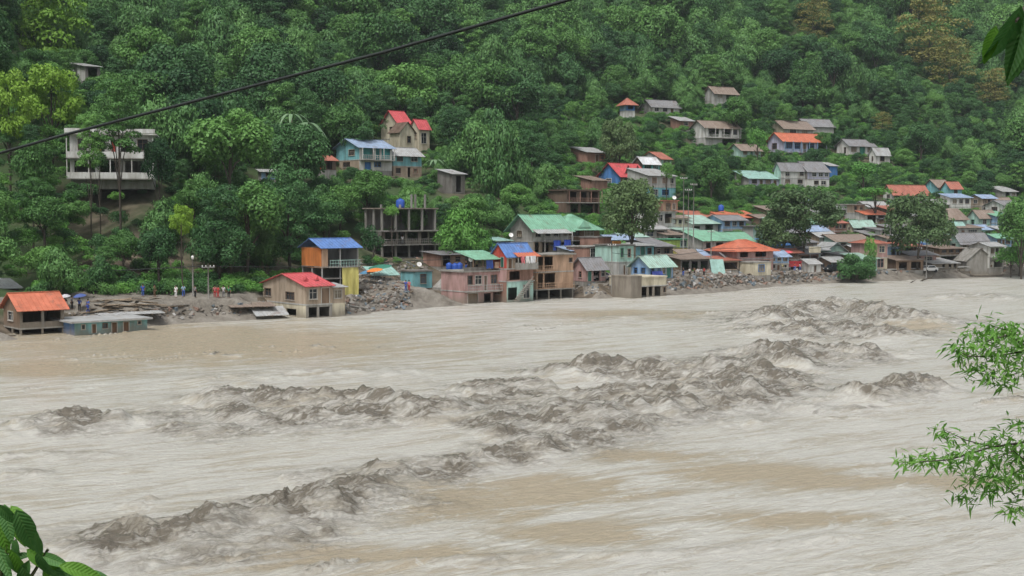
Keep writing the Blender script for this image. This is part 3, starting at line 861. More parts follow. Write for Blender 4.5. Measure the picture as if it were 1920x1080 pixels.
def loc(h, x, y, z):
    """world point of a house's local point"""
    ca, sa = math.cos(h['a']), math.sin(h['a'])
    return Vector((h['P'].x + x * ca - y * sa, h['P'].y + x * sa + y * ca, h['P'].z + z))
def balcony(h, z, dep=1.1, x0=0.0, x1=None, rail='greyp', solid=False, posts=True, down=None):
    e = h['e']; x1 = h['L'] if x1 is None else x1
    MB().box(x0, x1, -dep, -.07, z - .14, z).build('balcony_slab', pm('conc'), e)
    if solid:
        b = MB().box(x0, x1, -dep, -dep + .1, z + .004, z + 0.95)
        b.box(x0, x0 + .1, -dep + .1, -.08, z + .004, z + .95); b.box(x1 - .1, x1, -dep + .1, -.08, z + .004, z + .95)
        b.build('parapet', pm(rail), e)
    else:
        b = MB(); b.bar((x0, -dep + .05, z + .95), (x1, -dep + .05, z + .95), .08); b.bar((x0, -dep + .05, z + .5), (x1, -dep + .05, z + .5), .05)
        n = max(3, int((x1 - x0) / .45))
        for i in range(n + 1):
            u = x0 + .03 + (x1 - x0 - .06) * i / n; b.bar((u, -dep + .05, z), (u, -dep + .05, z + .95), .05)
        b.build('railing', pm(rail), e)
    if posts:
        n = max(1, round((x1 - x0) / 3)); zt = posts if isinstance(posts, float) else z + 2.4
        for i in range(n + 1):
            u = x0 + .07 + (x1 - x0 - .14) * i / n; MB().box(u - .07, u + .07, -dep + .12, -dep + .26, z + .002, zt).build('post', pm(rail), e)
    if down:
        n = max(1, round((x1 - x0) / 3.5))
        for i in range(n + 1):
            u = x0 + .1 + (x1 - x0 - .2) * i / n; MB().box(u - .1, u + .1, -dep + .1, -dep + .3, z - down, z - .15).build('post', pm('conc'), e)
def awning(h, z0, z1, dep, x0, x1, c, y0=-.05):
    return roof_slope(h['e'], (x0, -dep, z0), (x1, -dep, z0), (x1, y0, z1), (x0, y0, z1), pm(c), name='awning')
# ------------------------------------------------------------------ the houses, from the left of the river bank to the right
W2 = 'w.08-.26 w.40-.58 w.72-.90'
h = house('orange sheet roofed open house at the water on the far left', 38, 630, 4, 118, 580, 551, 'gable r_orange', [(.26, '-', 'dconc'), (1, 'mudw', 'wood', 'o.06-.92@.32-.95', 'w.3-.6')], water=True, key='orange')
MB().box(h['L'] * .48, h['L'] * .54, -.02, .16, h['H'] * .27, h['H']).build('post', pm('conc'), h['e'])
house('dark hut with striped white roof at the left edge', 2, 566, -40, 34, 541, 524, 'gable r_white', [(1, 'brown', 'blue', 'o.2-.7', '')], D=172, yaw=30)
h = house('low blue painted house sunk to its windows in silt', 140, 629, 122, 274, 606, 600, 'flat r_lgrey', [(1, 'turq', 'blue', 'w.09-.14@.45-.85 d.23-.29@.1-.85 w.38-.44@.45-.85 d.50-.575@.02-.88 d.66-.74@.1-.88 w.86-.91@.6-.9', '')], water=True, W=6.5, ov=.5, key='sunk', fh=5)
h = house('grey brick house with red roof half undermined by the river', 574, 597, 492, 622, 537, 514, 'gable r_red',
          [(.42, 'conc', 'cream', 'o.1-.42@.05-.8 o.5-.9@.05-.8', 'o.55-.78@.1-.6'), (1, 'tan', 'tan', 'w.12-.42@.3-.85 d.58-.90@.04-.88:wood', 'w.05-.2@.3-.72 w.55-.74@.2-.62')], water=True, key='redbrick', ov=.35)
L, H = h['L'], h['H']
lw = (648 - 622) / F * h['D'] / .82
MB().box(L + .03, L + lw, .3, 3.6, -2, H * .42).build('annex_base', pm('cream'), h['e'])
mb = MB(); wall_panel(mb, (L + .03, .3, 0), (1, 0, 0), (0, -1, 0), lw - .03, H * .42, H * .92, [(lw * .2, lw * .75, H * .58, H * .84)]); mb.quad((L + lw, .3, H * .42), (L + lw, 3.6, H * .42), (L + lw, 3.6, H * .92), (L + lw, .3, H * .92)); mb.build('annex_wall', pm('tan'), h['e'])
fit_opening(h['e'], 'w', (L + .03, .3, 0), (1, 0, 0), (0, -1, 0), lw * .2, lw * .75, H * .58, H * .84, '')
roof_slope(h['e'], (L + .0, -.1, H * .92), (L + lw + .3, -.1, H * .92), (L + lw + .3, 3.8, H * 1.02), (L, 3.8, H * 1.02), pm('r_lgrey'), name='annex_roof')
for u in (.3, .72):                                        # two little red dormer vents
    zc = H + h['RH'] * .45; yc = h['W'] * .22
    b = MB(); xx = L * u
    b.tri((xx - .35, yc - .7, zc), (xx + .35, yc - .7, zc), (xx, yc - .7, zc + .55)); b.tri((xx - .35, yc - .7, zc), (xx, yc - .7, zc + .55), (xx, yc + .5, zc + .6)); b.tri((xx + .35, yc - .7, zc), (xx, yc + .5, zc + .6), (xx, yc - .7, zc + .55))
    b.build('dormer', pm('r_red'), h['e'])
# open frame house with blue roof, orange cloth wall and yellow sheet
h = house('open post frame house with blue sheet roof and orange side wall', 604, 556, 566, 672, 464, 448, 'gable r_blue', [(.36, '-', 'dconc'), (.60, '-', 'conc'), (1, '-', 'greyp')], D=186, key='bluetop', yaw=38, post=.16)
b = MB(); wall_panel(b, (-.05, 0, 0), (0, 1, 0), (-1, 0, 0), h['W'], h['H'] * .58, h['H'] * .99, []); b.build('orange_wall', pm('orange'), h['e'])
b = MB(); wall_panel(b, (0, -.05, 0), (1, 0, 0), (0, -1, 0), h['L'] * .16, h['H'] * .58, h['H'] * .99, []); b.build('front_wall', pm('peach'), h['e'])
balcony(h, h['H'] * .60, .5, h['L'] * .18, h['L'], 'mint', posts=False)
# bare concrete frame building
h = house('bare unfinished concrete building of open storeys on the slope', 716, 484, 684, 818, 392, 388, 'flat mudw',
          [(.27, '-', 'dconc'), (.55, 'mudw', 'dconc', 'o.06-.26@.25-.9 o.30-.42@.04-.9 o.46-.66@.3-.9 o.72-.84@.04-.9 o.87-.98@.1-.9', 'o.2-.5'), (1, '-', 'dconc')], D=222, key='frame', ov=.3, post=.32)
for u in (.0, .34, .55, .62, .8):
    MB().box(h['L'] * u, h['L'] * u + .28, .2, .48, h['H'] + .22, h['H'] + (2.6 if u > .5 else .8)).build('column', pm('conc'), h['e'])
MB().box(-.9, h['L'] + .9, -1.0, -.07, h['H'] * .55 - .1, h['H'] * .55 + .12).build('balcony_slab', pm('conc'), h['e'])
balcony(h, h['H'] * .27, .9, 0, h['L'], 'conc', posts=False, solid=False)
# turquoise hut, stone wall
h = house('tiny turquoise hut with one dark window beside the river', 778, 541, 773, 810, 510, 507, 'flat dconc', [(1, 'turq', 'turq', 'w.32-.64@.3-.85', '')], D=206, W=4, ov=.2, key='turqhut')
b = MB(); b.box(0, 1, 0, 1, 0, 1)
# pink house with terrace and green canopy
h = house('pink two storey house with roof terrace and green canopy', 871, 573, 866, 943, 511, 508, 'flat conc',
          [(.42, 'pink', 'pink', 'd.08-.34@.02-.85:wood o.5-.68@.1-.8 o.74-.95@.1-.85', ''), (1, 'pink', 'pink', 'w.08-.2 w.27-.44 d.5-.58:brown w.68-.84:wood', '')], D=198, W=6, key='pink2', ov=.25)
balcony(h, h['H'] * .42, 1.0, 0, h['L'], 'greyp', posts=False)
for u in (.25, .5, .75, 1.0): MB().box(h['L'] * u - .14, h['L'] * u, .1, .24, h['H'] + .22, h['H'] + 2.0).build('terrace_post', pm('wood'), h['e'])
roof_slope(h['e'], (h['L'] * .22, -.6, h['H'] + 1.9), (h['L'] + .4, -.6, h['H'] + 1.9), (h['L'] * .85, 3.8, h['H'] + 3.2), (h['L'] * .1, 3.8, h['H'] + 3.2), pm('r_green'), name='canopy')
b = MB().box(0, h['L'] * .62, .05, .17, h['H'] + .22, h['H'] + .75); b.build('terrace_parapet', pm('dconc'), h['e'])
# red gable / blue and orange roofs
h = house('tall timber house with blue and orange roofs and laundry balcony', 950, 567, 921, 1000, 480, 457, 'gable r_blue',
          [(.45, 'mint', 'brick', 'o.05-.4@.1-.7 w.62-.85@.15-.8', 'w.3-.6'), (.72, 'brick', 'pink', 'o.1-.5@.1-.8', ''), (1, 'tan', 'red', 'd.05-.2 o.35-.95@.3-.95', 'g.62-.82@.1-.9')], D=201, key='laundry', ov=.3)
roof_slope(h['e'], (h['L'] * .3, -.8, h['H'] - .2), (h['L'] + .9, -.8, h['H'] - .2), (h['L'] + .3, 2.2, h['H'] + 1.3), (h['L'] * .3, 2.2, h['H'] + 1.3), pm('r_orange'), name='porch_roof')
balcony(h, h['H'] * .72, 1.0, h['L'] * .3, h['L'] + .2, 'conc', solid=True, posts=h['H'] - .3)
b = MB()                                                   # outdoor stair down to the water
for i in range(12):
    f = i / 12; b.box(h['L'] * (.75 - .62 * f), h['L'] * (.75 - .62 * f) + .4, -1.5, -.5, h['H'] * .46 * (1 - f) - .1, h['H'] * .46 * (1 - f) + .1)
b.bar((h['L'] * .78, -1.5, h['H'] * .46 + .7), (h['L'] * .13, -1.5, .7), .1); b.build('stair', pm('conc'), h['e'])
# peach frame house over the water
h = house('peach brick two storey house with open bays overhanging the river', 1006, 562, 1002, 1075, 479, 475, 'flat conc',
          [(.22, '-', 'dconc'), (.62, 'peach', 'peach', 'o.04-.18@.1-.92 o.21-.50@.1-.92', ''), (1, 'peach', 'peach', 'o.04-.18@.14-.92 o.21-.44@.14-.92 w.88-.97@.55-.8', '')], D=207, W=6, key='peach', ov=.35, post=.2)
balcony(h, h['H'] * .62 + .05, .3, 0, h['L'] * .5, 'peach', posts=False); balcony(h, h['H'] * .22 + .1, .35, 0, h['L'], 'peach', posts=False, solid=False)
# big green roof house
h = house('large house with wide green roof and white columns above the peach house', 1000, 482, 957, 1066, 429, 403, 'gable r_green',
          [(.55, 'tan', 'conc', 'o.04-.16@.05-.95 o.25-.44@.0-.96:x w.6-.9@.1-.9', 'w.2-.35 d.6-.8'), (1, 'white', 'conc', 'w.06-.2 w.3-.46 w.58-.74 w.84-.96', 'w.3-.5')], D=234, key='greenroof', ov=.9)
balcony(h, h['H'] * .55, 1.3, h['L'] * .2, h['L'], 'white', posts=h['H'] - .5, down=h['H'] * .5)
awning(h, h['H'] - .9, h['H'] - .1, 1.9, -.6, h['L'] * .9, 'r_lgrey')
h = house('dark timber wing with green hipped roof joined to the wide green roof house', 1066, 470, 1060, 1124, 428, 402, 'hip r_green', [(.45, 'dconc', 'dconc', 'o.1-.5 o.6-.9', ''), (1, 'wood', 'wood', 'w.1-.35 w.5-.8', '')], D=240, W=8, key='greenwing', ov=.7)
# gablet on the hip
b = MB(); q = (h['L'] * .5, .5, h['H'] + h['RH'] * .35)
b.tri((q[0] - 1.6, -.3, h['H'] + .1), (q[0] + 1.6, -.3, h['H'] + .1), (q[0], .2, h['H'] + 1.5)); b.tri((q[0] - 1.6, -.3, h['H'] + .1), (q[0], .2, h['H'] + 1.5), (q[0], 3.0, h['H'] + 1.6)); b.tri((q[0] + 1.6, -.3, h['H'] + .1), (q[0], 3.0, h['H'] + 1.6), (q[0], .2, h['H'] + 1.5)); b.build('gablet', pm('r_green'), h['e'])
house('brown brick house behind the pink cottage', 1104, 500, 1100, 1158, 464, 460, 'flat conc', [(1, 'brick', 'brick', 'w.05-.25@.3-.95:white w.6-.75', '')], D=229, W=6, ov=.2)
house('brick parapet room beside the village tree', 1122, 466, 1118, 1146, 446, 444, 'flat dconc', [(1, 'brick', 'brick', '', '')], D=236, W=5, ov=.15)
h = house('pale pink cottage with grey lean-to roof on the river bank', 1100, 528, 1074, 1136, 503, 484, 'gable r_grey', [(1, 'pink', 'pink', 'g.05-.25@.02-.95 o.36-.68@.02-.9 w.75-.95', 'w.45-.65@.3-.75:brick')], D=216, key='pinkcot', ov=.5)
house('mud stained brick block house standing in the river', 1183, 560, 1147, 1186, 520, 517, 'flat mudw', [(1, 'mudw', 'mudw', '', '')], water=True, L=2.5, ov=.05, yaw=40)
h = house('white and grey two storey house with small windows', 1160, 522, 1156, 1188, 461, 458, 'flat dconc', [(.5, 'greyp', 'greyp', 'd.3-.45 d.6-.8:cream', ''), (1, 'mint', 'mint', 'w.12-.3@.3-.85:green w.6-.8@.3-.8:brick', '')], D=224, W=6, ov=.25)
# boathouse level under the blue house
h = house('blue house with pale green roof above a cream wall', 1217, 523, 1184, 1262, 498, 480, 'gable r_lgreen', [(1, 'lblue', 'lblue', 'w.06-.2@.2-.9:blue d.35-.48:blue w.55-.66:cream g.72-.92@.02-.9', 'w.15-.35:blue w.55-.8:blue')], D=221, key='bluegreen', ov=.6)
h = house('cream walled boathouse with dark open bays at the water', 1190, 559, 1186, 1250, 522, 519, 'flat cream', [(.58, 'mudw', 'mudw', 'o.04-.38@.0-.94 o.44-.56@.0-.94 o.62-.82@.0-.94 w.9-.97', ''), (1, 'cream', 'cream', '', '')], water=True, W=6, ov=.12)
house('turquoise walled house with flat grey roof in the middle of the village', 1192, 486, 1188, 1226, 461, 455, 'shed r_lgrey', [(1, 'turq', 'turq', 'g.25-.5@.1-.95 w.65-.85', '')], W=6, ov=.5)
house('dark plank house with grey sheet roof beside the turquoise wall', 1228, 484, 1224, 1262, 462, 446, 'shed r_grey', [(1, 'dconc', 'wood', 'w.1-.3 w.5-.8', '')], W=7, ov=.5)
house('lime green room with pale front panel', 1258, 477, 1252, 1289, 450, 447, 'flat green', [(.45, 'yellow', 'lime', '', ''), (1, 'lime', 'lime', 'w.55-.95@.1-.9:mint', '')], W=5, ov=.2)
# tower of stacked houses behind the village tree
house('narrow concrete house with one dark window behind the poles', 1232, 445, 1226, 1266, 398, 395, 'flat conc', [(.45, 'greyp', 'white', 'o.1-.3 w.5-.75', ''), (1, 'greyp', 'white', 'w.1-.3 o.42-.80@.2-.9', '')], W=7, ov=.3)
house('orange brick upper house with red trimmed roof', 1243, 402, 1238, 1270, 377, 374, 'flat r_rust', [(1, 'peach', 'brick', 'w.2-.5 w.65-.85', '')], W=6, ov=.3)
h = house('turquoise house with grey upper storey and metal roof', 1215, 374, 1208, 1266, 329, 316, 'shed r_lgrey', [(.52, 'turq', 'turq', 'w.1-.35 w.5-.75:blue', ''), (1, 'greyp', 'greyp', 'w.15-.3:brick w.52-.68:brick w.8-.92', '')], W=7, ov=.4, key='turqtower')
h = house('house with bright red roof and two dormers and blue gable', 1163, 345, 1122, 1212, 329, 306, 'gable r_red', [(1, 'wood', 'blue', 'w.1-.3 w.4-.6 w.7-.9', 'w.35-.6@.1-.7:white')], key='reddormer', ov=.6)
for u in (.32, .68):
    zc = h['H'] + h['RH'] * .18; yc = h['W'] * .10; xx = h['L'] * u
    b = MB(); b.tri((xx - 1, yc - .2, zc), (xx + 1, yc - .2, zc), (xx, yc - .2, zc + 1.9)); b.build('dormer_face', pm('brown'), h['e'])
    b = MB(); b.quad((xx - 1.3, yc - .5, zc - .2), (xx, yc - .5, zc + 2.2), (xx, h['W'] * .42, zc + 2.2), (xx - 1.1, yc + 1.2, zc + .35)); b.quad((xx + 1.3, yc - .5, zc - .2), (xx, yc - .5, zc + 2.2), (xx, h['W'] * .42, zc + 2.2), (xx + 1.1, yc + 1.2, zc + .35)); b.build('dormer_roof', pm('r_red'), h['e'])
house('green house with white sheet roof beside the red dormer roof', 1205, 322, 1186, 1236, 306, 294, 'gable r_white', [(1, 'teal', 'brown', 'w.1-.5:green w.6-.9:mint', '')], ov=.4)
house('small house with faded orange roof above the white sheet roof', 1240, 312, 1196, 1258, 298, 285, 'gable r_rust', [(1, 'mint', 'greyp', 'w.2-.5 w.6-.8', '')], ov=.4)
house('brown brick house under trees with thin grey roof', 1100, 306, 1092, 1140, 285, 276, 'shed r_lgrey', [(1, 'brick', 'brick', 'd.4-.55 w.62-.8:orange', '')], W=6, ov=.5)
h = house('weathered timber house of two open galleries under the trees', 1062, 402, 1054, 1124, 357, 353, 'flat brown', [(.5, 'brown', 'brown', 'o.12-.35@.1-.9 o.42-.8@.1-.9 o.85-.95@.1-.9', ''), (1, 'brown', 'brown', 'o.05-.3 o.4-.6 o.68-.95', '')], W=7, key='gallery')
balcony(h, h['H'] * .5, 1.0, 0, h['L'], 'brick', posts=True)
house('rusty brown shack roof above the open galleries', 1110, 356, 1102, 1138, 338, 330, 'shed r_brown', [(1, 'brick', 'brick', '', '')], W=6)
house('small blue shack half hidden left of the timber galleries', 1034, 372, 1018, 1056, 352, 344, 'gable r_grey', [(1, 'teal', 'blue', 'w.2-.45', '')], keep=0)
# upper slope, left half
h = house('white two storey villa with balconies among the tall trees', 132, 336, 114, 312, 252, 250, 'flat white', [(.46, 'white', 'dconc', 'o.05-.3@.15-.9 o.36-.6@.15-.9 o.66-.95@.15-.9', ''), (1, 'white', 'dconc', 'w.1-.2 o.25-.42@.05-.9 d.5-.56:red o.62-.75 w.82-.94', '')], D=203, L=12.6, W=8, yaw=12, ov=.7, key='villa', keep=0, fh=1.5)
KEEP += [(110, 246, 165, 308, 203), (225, 250, 262, 306, 203), (134, 318, 320, 340, 203), (175, 345, 312, 436, 186)]
for z in (.0, .46):
    balcony(h, h['H'] * z + .12, 1.5, -.4, h['L'] + .2, 'white', solid=True, posts=h['H'] * (z + .45))
MB().box(-.6, h['L'] + .5, -1.6, -1.48, h['H'] + .225, h['H'] + .9).build('roof_parapet', pm('white'), h['e'])
house('little pale shed on stilts high among the yellow green trees', 160, 150, 134, 194, 124, 118, 'shed r_lgrey', [(1, 'dconc', 'white', 'o.2-.8', '')], D=262, yaw=30)
h = house('blue roofed house with white balcony on the slope', 674, 319, 632, 736, 275, 261, 'gable r_lblue', [(.45, 'white', 'tan', 'd.15-.35:blue w.45-.65:blue', 'w.3-.6'), (1, 'white', 'turq', 'o.08-.42@.1-.95 o.5-.62@.02-.95 o.68-.95@.1-.95', 'w.55-.8:tan')], D=268, key='bluehill', ov=.7)
balcony(h, h['H'] * .45, 1.2, .1, h['L'], 'white', posts=h['H'] - .2)
MB().box(.1, h['L'] - .1, .5, .6, h['H'] * .46, h['H'] - .05).build('inner_wall', pm('teal'), h['e'])
house('turquoise two storey house with grey roof beside the blue roof', 738, 332, 733, 791, 290, 276, 'gable r_lgrey', [(.5, 'tan', 'tan', 'w.08-.25 o.5-.6@.02-.9 w.7-.85:brick', ''), (1, 'turq', 'turq', 'w.12-.32@.45-.95 w.62-.85@.45-.95', '')], D=274, W=6, ov=.6)
h = house('cream house with bright red roof at the top of the clearing', 748, 286, 716, 772, 232, 208, 'gable r_red', [(.5, 'cream', 'cream', 'w.3-.6', ''), (1, 'cream', 'cream', 'w.2-.5', 'w.5-.8')], D=305, ov=.5)
house('cream tower wing with small red roof', 786, 284, 770, 806, 240, 224, 'gable r_red', [(1, 'cream', 'cream', 'w.2-.7@.35-.8', 'w.3-.7@.55-.8')], D=304, ov=.4)
house('cream front room with brown gable facing the river', 750, 288, 746, 778, 246, 229, 'fgable brown', [(1, 'cream', 'cream', 'w.5-.75@.5-.8', '')], D=297, W=4, ov=.4)
house('low brown shed left of the blue roofed hill house', 605, 318, 596, 632, 300, 293, 'shed r_rust', [(1, 'brown', 'red', 'o.3-.7', '')], D=258)
house('grey roofed hut half hidden by bushes right of the clearing', 848, 362, 842, 872, 326, 318, 'shed r_lgrey', [(1, 'dconc', 'dconc', 'o.3-.7', '')], D=262, W=5)
house('pale blue hut peeping out under bamboo', 490, 336, 478, 520, 322, 318, 'shed r_lgrey', [(1, 'lblue', 'white', 'w.3-.6', '')], D=245, W=4, yaw=20)
# upper slope, right half
house('slim watch house with orange cap roof', 1174, 222, 1168, 1189, 193, 184, 'hip r_rust', [(.5, 'white', 'white', '', ''), (1, 'blue', 'lblue', 'o.2-.8@.2-.9', '')], yaw=25, W=4, ov=.9)
house('grey roofed white house second highest on the slope', 1222, 213, 1216, 1272, 199, 187, 'gable r_grey', [(1, 'white', 'greyp', 'w.1-.25 w.4-.55:brown d.68-.78', '')], yaw=28, W=6, ov=.6)
house('grey weathered house highest on the slope', 1340, 197, 1330, 1380, 174, 162, 'gable r_brown', [(.4, 'greyp', 'greyp', 'o.6-.9', ''), (1, 'greyp', 'greyp', 'w.12-.35 o.5-.9@.15-.9', '')], yaw=28, W=6, ov=.6)
house('small brick hut with flat pale roof below the grey roofed white house', 1275, 240, 1268, 1298, 226, 219, 'shed r_lgrey', [(1, 'brick', 'brick', 'w.3-.6', '')], yaw=28, W=5, ov=.6)
h = house('white two storey house with brown roof and open verandas', 1322, 272, 1311, 1384, 238, 226, 'gable r_brown', [(.42, 'greyp', 'greyp', 'o.5-.9@.02-.9', ''), (1, 'white', 'white', 'o.1-.4@.1-.9 o.5-.75@.1-.9 w.82-.93:brown', '')], yaw=28, W=7, ov=.7)
balcony(h, h['H'] * .42, 1.0, 0, h['L'], 'white', posts=h['H'] - .1)
house('low mint house with brown roof hidden by a round bush', 1390, 294, 1383, 1424, 281, 270, 'gable r_brown', [(1, 'mint', 'mint', 'w.1-.3 g.45-.6 w.7-.9', '')], yaw=28, W=6, ov=.6)
h = house('lilac house with broad orange roof on the slope', 1468, 287, 1456, 1548, 263, 249, 'gable r_orange', [(1, 'lilac', 'lilac', 'w.04-.2:blue w.26-.38:blue d.45-.52 w.56-.7:blue o.76-.98@.02-.95', 'w.3-.6')], yaw=28, W=7, ov=.7)
balcony(h, .25, 1.1, 0, h['L'] * .74, 'lblue', posts=h['H'] - .2)
house('long mossy roofed house above the lilac house', 1470, 254, 1460, 1522, 240, 226, 'gable r_brown', [(1, 'greyp', 'cream', 'w.2-.4 w.6-.8', '')], yaw=28, W=8, ov=.6)
house('grey sheet roofed shed behind the mossy roof', 1512, 252, 1502, 1560, 236, 223, 'gable r_grey', [(1, 'greyp', 'greyp', '', '')], yaw=20, W=7, ov=.5)
house('white bungalow with grey roof alone among green bushes', 1592, 291, 1566, 1637, 272, 261, 'gable r_grey', [(1, 'white', 'white', 'w.08-.28:brown g.4-.62@.02-.95 w.72-.9:brown', 'w.6-.75@.2-.8')], yaw=28, ov=.6, key='bungalow')
house('small grey house below the white bungalow', 1642, 309, 1627, 1666, 289, 277, 'gable r_lgrey', [(1, 'white', 'white', 'w.3-.6', 'w.4-.6')], yaw=28, ov=.4)
house('long low house with turquoise sheet roof', 1404, 349, 1398, 1460, 334, 321, 'shed r_teal', [(1, 'lilac', 'greyp', 'w.1-.25 d.35-.45:brown w.55-.7 d.8-.9', '')], yaw=28, W=6, ov=.6)
h = house('pale two storey house beside the turquoise roof', 1464, 349, 1450, 1509, 318, 305, 'gable r_grey', [(.5, 'greyp', 'mint', 'w.18-.36:brown w.68-.86:brown', ''), (1, 'white', 'mint', 'w.18-.34@.25-.7 w.76-.9@.3-.8', '')], yaw=28, ov=.4)
h = house('white house with dark timber upper storey and grey roof', 1514, 351, 1508, 1553, 321, 303, 'gable r_grey', [(.5, 'white', 'white', 'w.3-.5:brown w.62-.85', ''), (1, 'lilac', 'dconc', 'w.2-.4:white w.5-.7:white w.78-.95:white', '')], yaw=28, W=7, ov=.4)
house('narrow bright blue shed beside the dark timber house', 1556, 332, 1551, 1568, 311, 305, 'shed r_lgrey', [(1, 'blue', 'blue', '', '')], yaw=28, W=4, ov=.4)
# lower right village
house('long faded rust roof behind the green roofs', 1300, 416, 1296, 1354, 407, 396, 'shed r_rust', [(1, 'greyp', 'greyp', 'w.2-.4 w.6-.8', '')], yaw=30, W=6)
house('long bright orange roof behind the green roofs', 1358, 418, 1354, 1424, 408, 396, 'shed r_orange', [(1, 'greyp', 'greyp', 'w.2-.4 w.6-.8', '')], yaw=30, W=6)
h = house('grey house with pale green sloping roof beside the poles', 1298, 447, 1290, 1346, 419, 405, 'shed r_lgreen', [(.4, 'greyp', 'greyp', '', ''), (1, 'greyp', 'white', 'o.06-.3@.15-.7 o.5-.8@.05-.9', '')], yaw=32, W=6, ov=.6)
house('pale house with cluttered dark rooftop', 1412, 455, 1404, 1462, 425, 420, 'flat dconc', [(1, 'mint', 'greyp', 'w.1-.25 o.45-.62@.2-.8 o.75-.92@.2-.8', '')], yaw=32, W=6)
h = house('long house with green roof nearer the river', 1318, 492, 1308, 1372, 451, 434, 'shed r_green', [(.5, 'greyp', 'greyp', 'o.1-.4@.2-.8 w.6-.9', ''), (1, 'white', 'greyp', 'o.1-.3@.3-.8 o.45-.7@.3-.8', '')], yaw=32, W=6, ov=.6)
house('white house with lighter green roof right of the long green roof', 1350, 490, 1345, 1412, 452, 436, 'gable r_green', [(.5, 'greyp', 'greyp', 'w.1-.3:brick w.5-.7', ''), (1, 'greyp', 'greyp', 'w.1-.3:brick o.5-.8', '')], yaw=32, W=7, ov=.6)
h = house('orange roofed shop house at the river front', 1382, 508, 1374, 1450, 468, 450, 'hip r_orange', [(.55, 'pink', 'pink', 'o.05-.3@.1-.8 o.6-.9@.1-.85', ''), (1, 'pink', 'pink', 'o.08-.3@.2-.8 o.5-.8@.2-.85', '')], yaw=32, W=8, ov=1.0)
house('blue tarpaulin room right of the orange shop roof', 1448, 480, 1444, 1486, 460, 449, 'shed blue', [(1, 'lblue', 'lblue', 'd.3-.5', '')], yaw=32, W=5)
house('cream little house with one barred window above the rubble', 1412, 517, 1406, 1446, 493, 490, 'flat conc', [(1, 'cream', 'cream', 'w.3-.62@.3-.85:blue', '')], yaw=32, W=5, ov=.15)
house('grey plank house behind the blue tarpaulin room', 1486, 478, 1480, 1532, 455, 444, 'shed r_grey', [(1, 'dconc', 'dconc', 'w.2-.4 w.6-.8', '')], yaw=32, W=6)
house('tiny white hut with arched dark door on the mud terrace', 1516, 511, 1511, 1540, 495, 486, 'gable r_lgrey', [(1, 'white', 'greyp', 'd.42-.62@.02-.8:brown', '')], yaw=32, W=4, ov=.3)
house('mint green gabled cottage facing the river', 1551, 488, 1546, 1586, 469, 455, 'fgable r_lgrey', [(1, 'mint', 'mint', 'w.42-.62@.35-.85:dconc', '')], yaw=8, W=8, ov=.5)
house('mint and white house behind the gabled cottage', 1566, 474, 1560, 1632, 452, 440, 'gable r_brown', [(1, 'mint', 'mint', 'w.15-.3 w.45-.6 w.75-.9', '')], yaw=30, W=7, ov=.6)
h = house('pink two storey corner house near the retaining wall', 1637, 505, 1632, 1664, 456, 448, 'hip r_rust', [(.45, 'cream', 'pink', 'w.3-.75@.15-.9:pink', ''), (1, 'pink', 'pink', 'w.4-.8@.35-.8:cream', '')], yaw=25, W=7, ov=.5)
house('blue grey plank lean-to right of the pink corner house', 1664, 496, 1660, 1688, 463, 459, 'shed r_grey', [(1, 'lblue', 'lblue', 'o.3-.6 w.7-.9', '')], yaw=25, W=5)
house('small house with green roof and cream gable', 1600, 436, 1585, 1638, 424, 413, 'gable r_lgreen', [(1, 'greyp', 'cream', 'w.15-.45 w.6-.8', 'w.3-.6')], yaw=28, ov=.5)
h = house('white house with bright orange veranda roof', 1622, 421, 1618, 1662, 402, 394, 'shed r_orange', [(1, 'white', 'white', 'o.1-.5@.05-.9 o.6-.9@.05-.9', '')], yaw=28, W=4, ov=.5)
house('pale upper house with grey roof behind the orange veranda', 1628, 402, 1618, 1668, 388, 378, 'gable r_lgrey', [(1, 'white', 'cream', 'w.1-.25:red w.4-.55', '')], yaw=28, W=6, ov=.4)
house('narrow grey house with blue tarpaulin left of the orange veranda', 1588, 414, 1582, 1620, 384, 380, 'flat conc', [(.5, 'greyp', 'greyp', 'o.5-.9', ''), (1, 'tan', 'greyp', 'w.4-.55 w.7-.9:cream', '')], yaw=28, W=5)
h = house('white house with long rust red roof on the right slope', 1674, 376, 1654, 1738, 362, 347, 'gable r_rust', [(1, 'greyp', 'white', 'o.05-.3@.05-.9 w.45-.6 w.75-.9', 'w.4-.7')], yaw=26, ov=.6)
house('turquoise house with brown roof at the wood edge', 1758, 362, 1730, 1780, 350, 337, 'gable r_brown', [(1, 'turq', 'turq', 'w.3-.6', '')], yaw=26, ov=.5)
house('small bright turquoise cabin on red posts', 1782, 376, 1778, 1801, 353, 341, 'gable r_rust', [(.35, 'red', 'red', '', ''), (1, 'turq', 'turq', 'w.3-.6', '')], yaw=20, W=4, ov=.4)
house('grey shed with light roof at the far right', 1880, 371, 1873, 1904, 359, 350, 'shed r_lgrey', [(1, 'greyp', 'greyp', 'o.2-.5 w.65-.9', '')], yaw=24, W=5)
house('lilac white cottage with brown roof at the far right', 1872, 399, 1852, 1896, 381, 370, 'gable r_brown', [(1, 'lilac', 'lilac', 'w.2-.5', 'w.25-.4 w.6-.75')], yaw=26, ov=.4)
house('mint cottage with brown roof beside the big dark tree', 1836, 427, 1812, 1868, 408, 394, 'gable r_brown', [(1, 'mint', 'mint', 'w.2-.4 w.6-.8', 'w.35-.6@.3-.8:green')], yaw=26, ov=.4)
house('grey hip roofed mint house half hidden by the big dark tree', 1776, 440, 1756, 1812, 408, 391, 'hip r_brown', [(.5, 'mint', 'mint', 'w.2-.4 w.6-.8', ''), (1, 'mint', 'greyp', 'w.2-.35 w.6-.8', '')], yaw=26, ov=.5)
house('small mint house with green sheet roof below the hip roof', 1790, 445, 1772, 1810, 428, 416, 'gable r_teal', [(1, 'mint', 'mint', 'w.3-.6', '')], yaw=26, ov=.4)
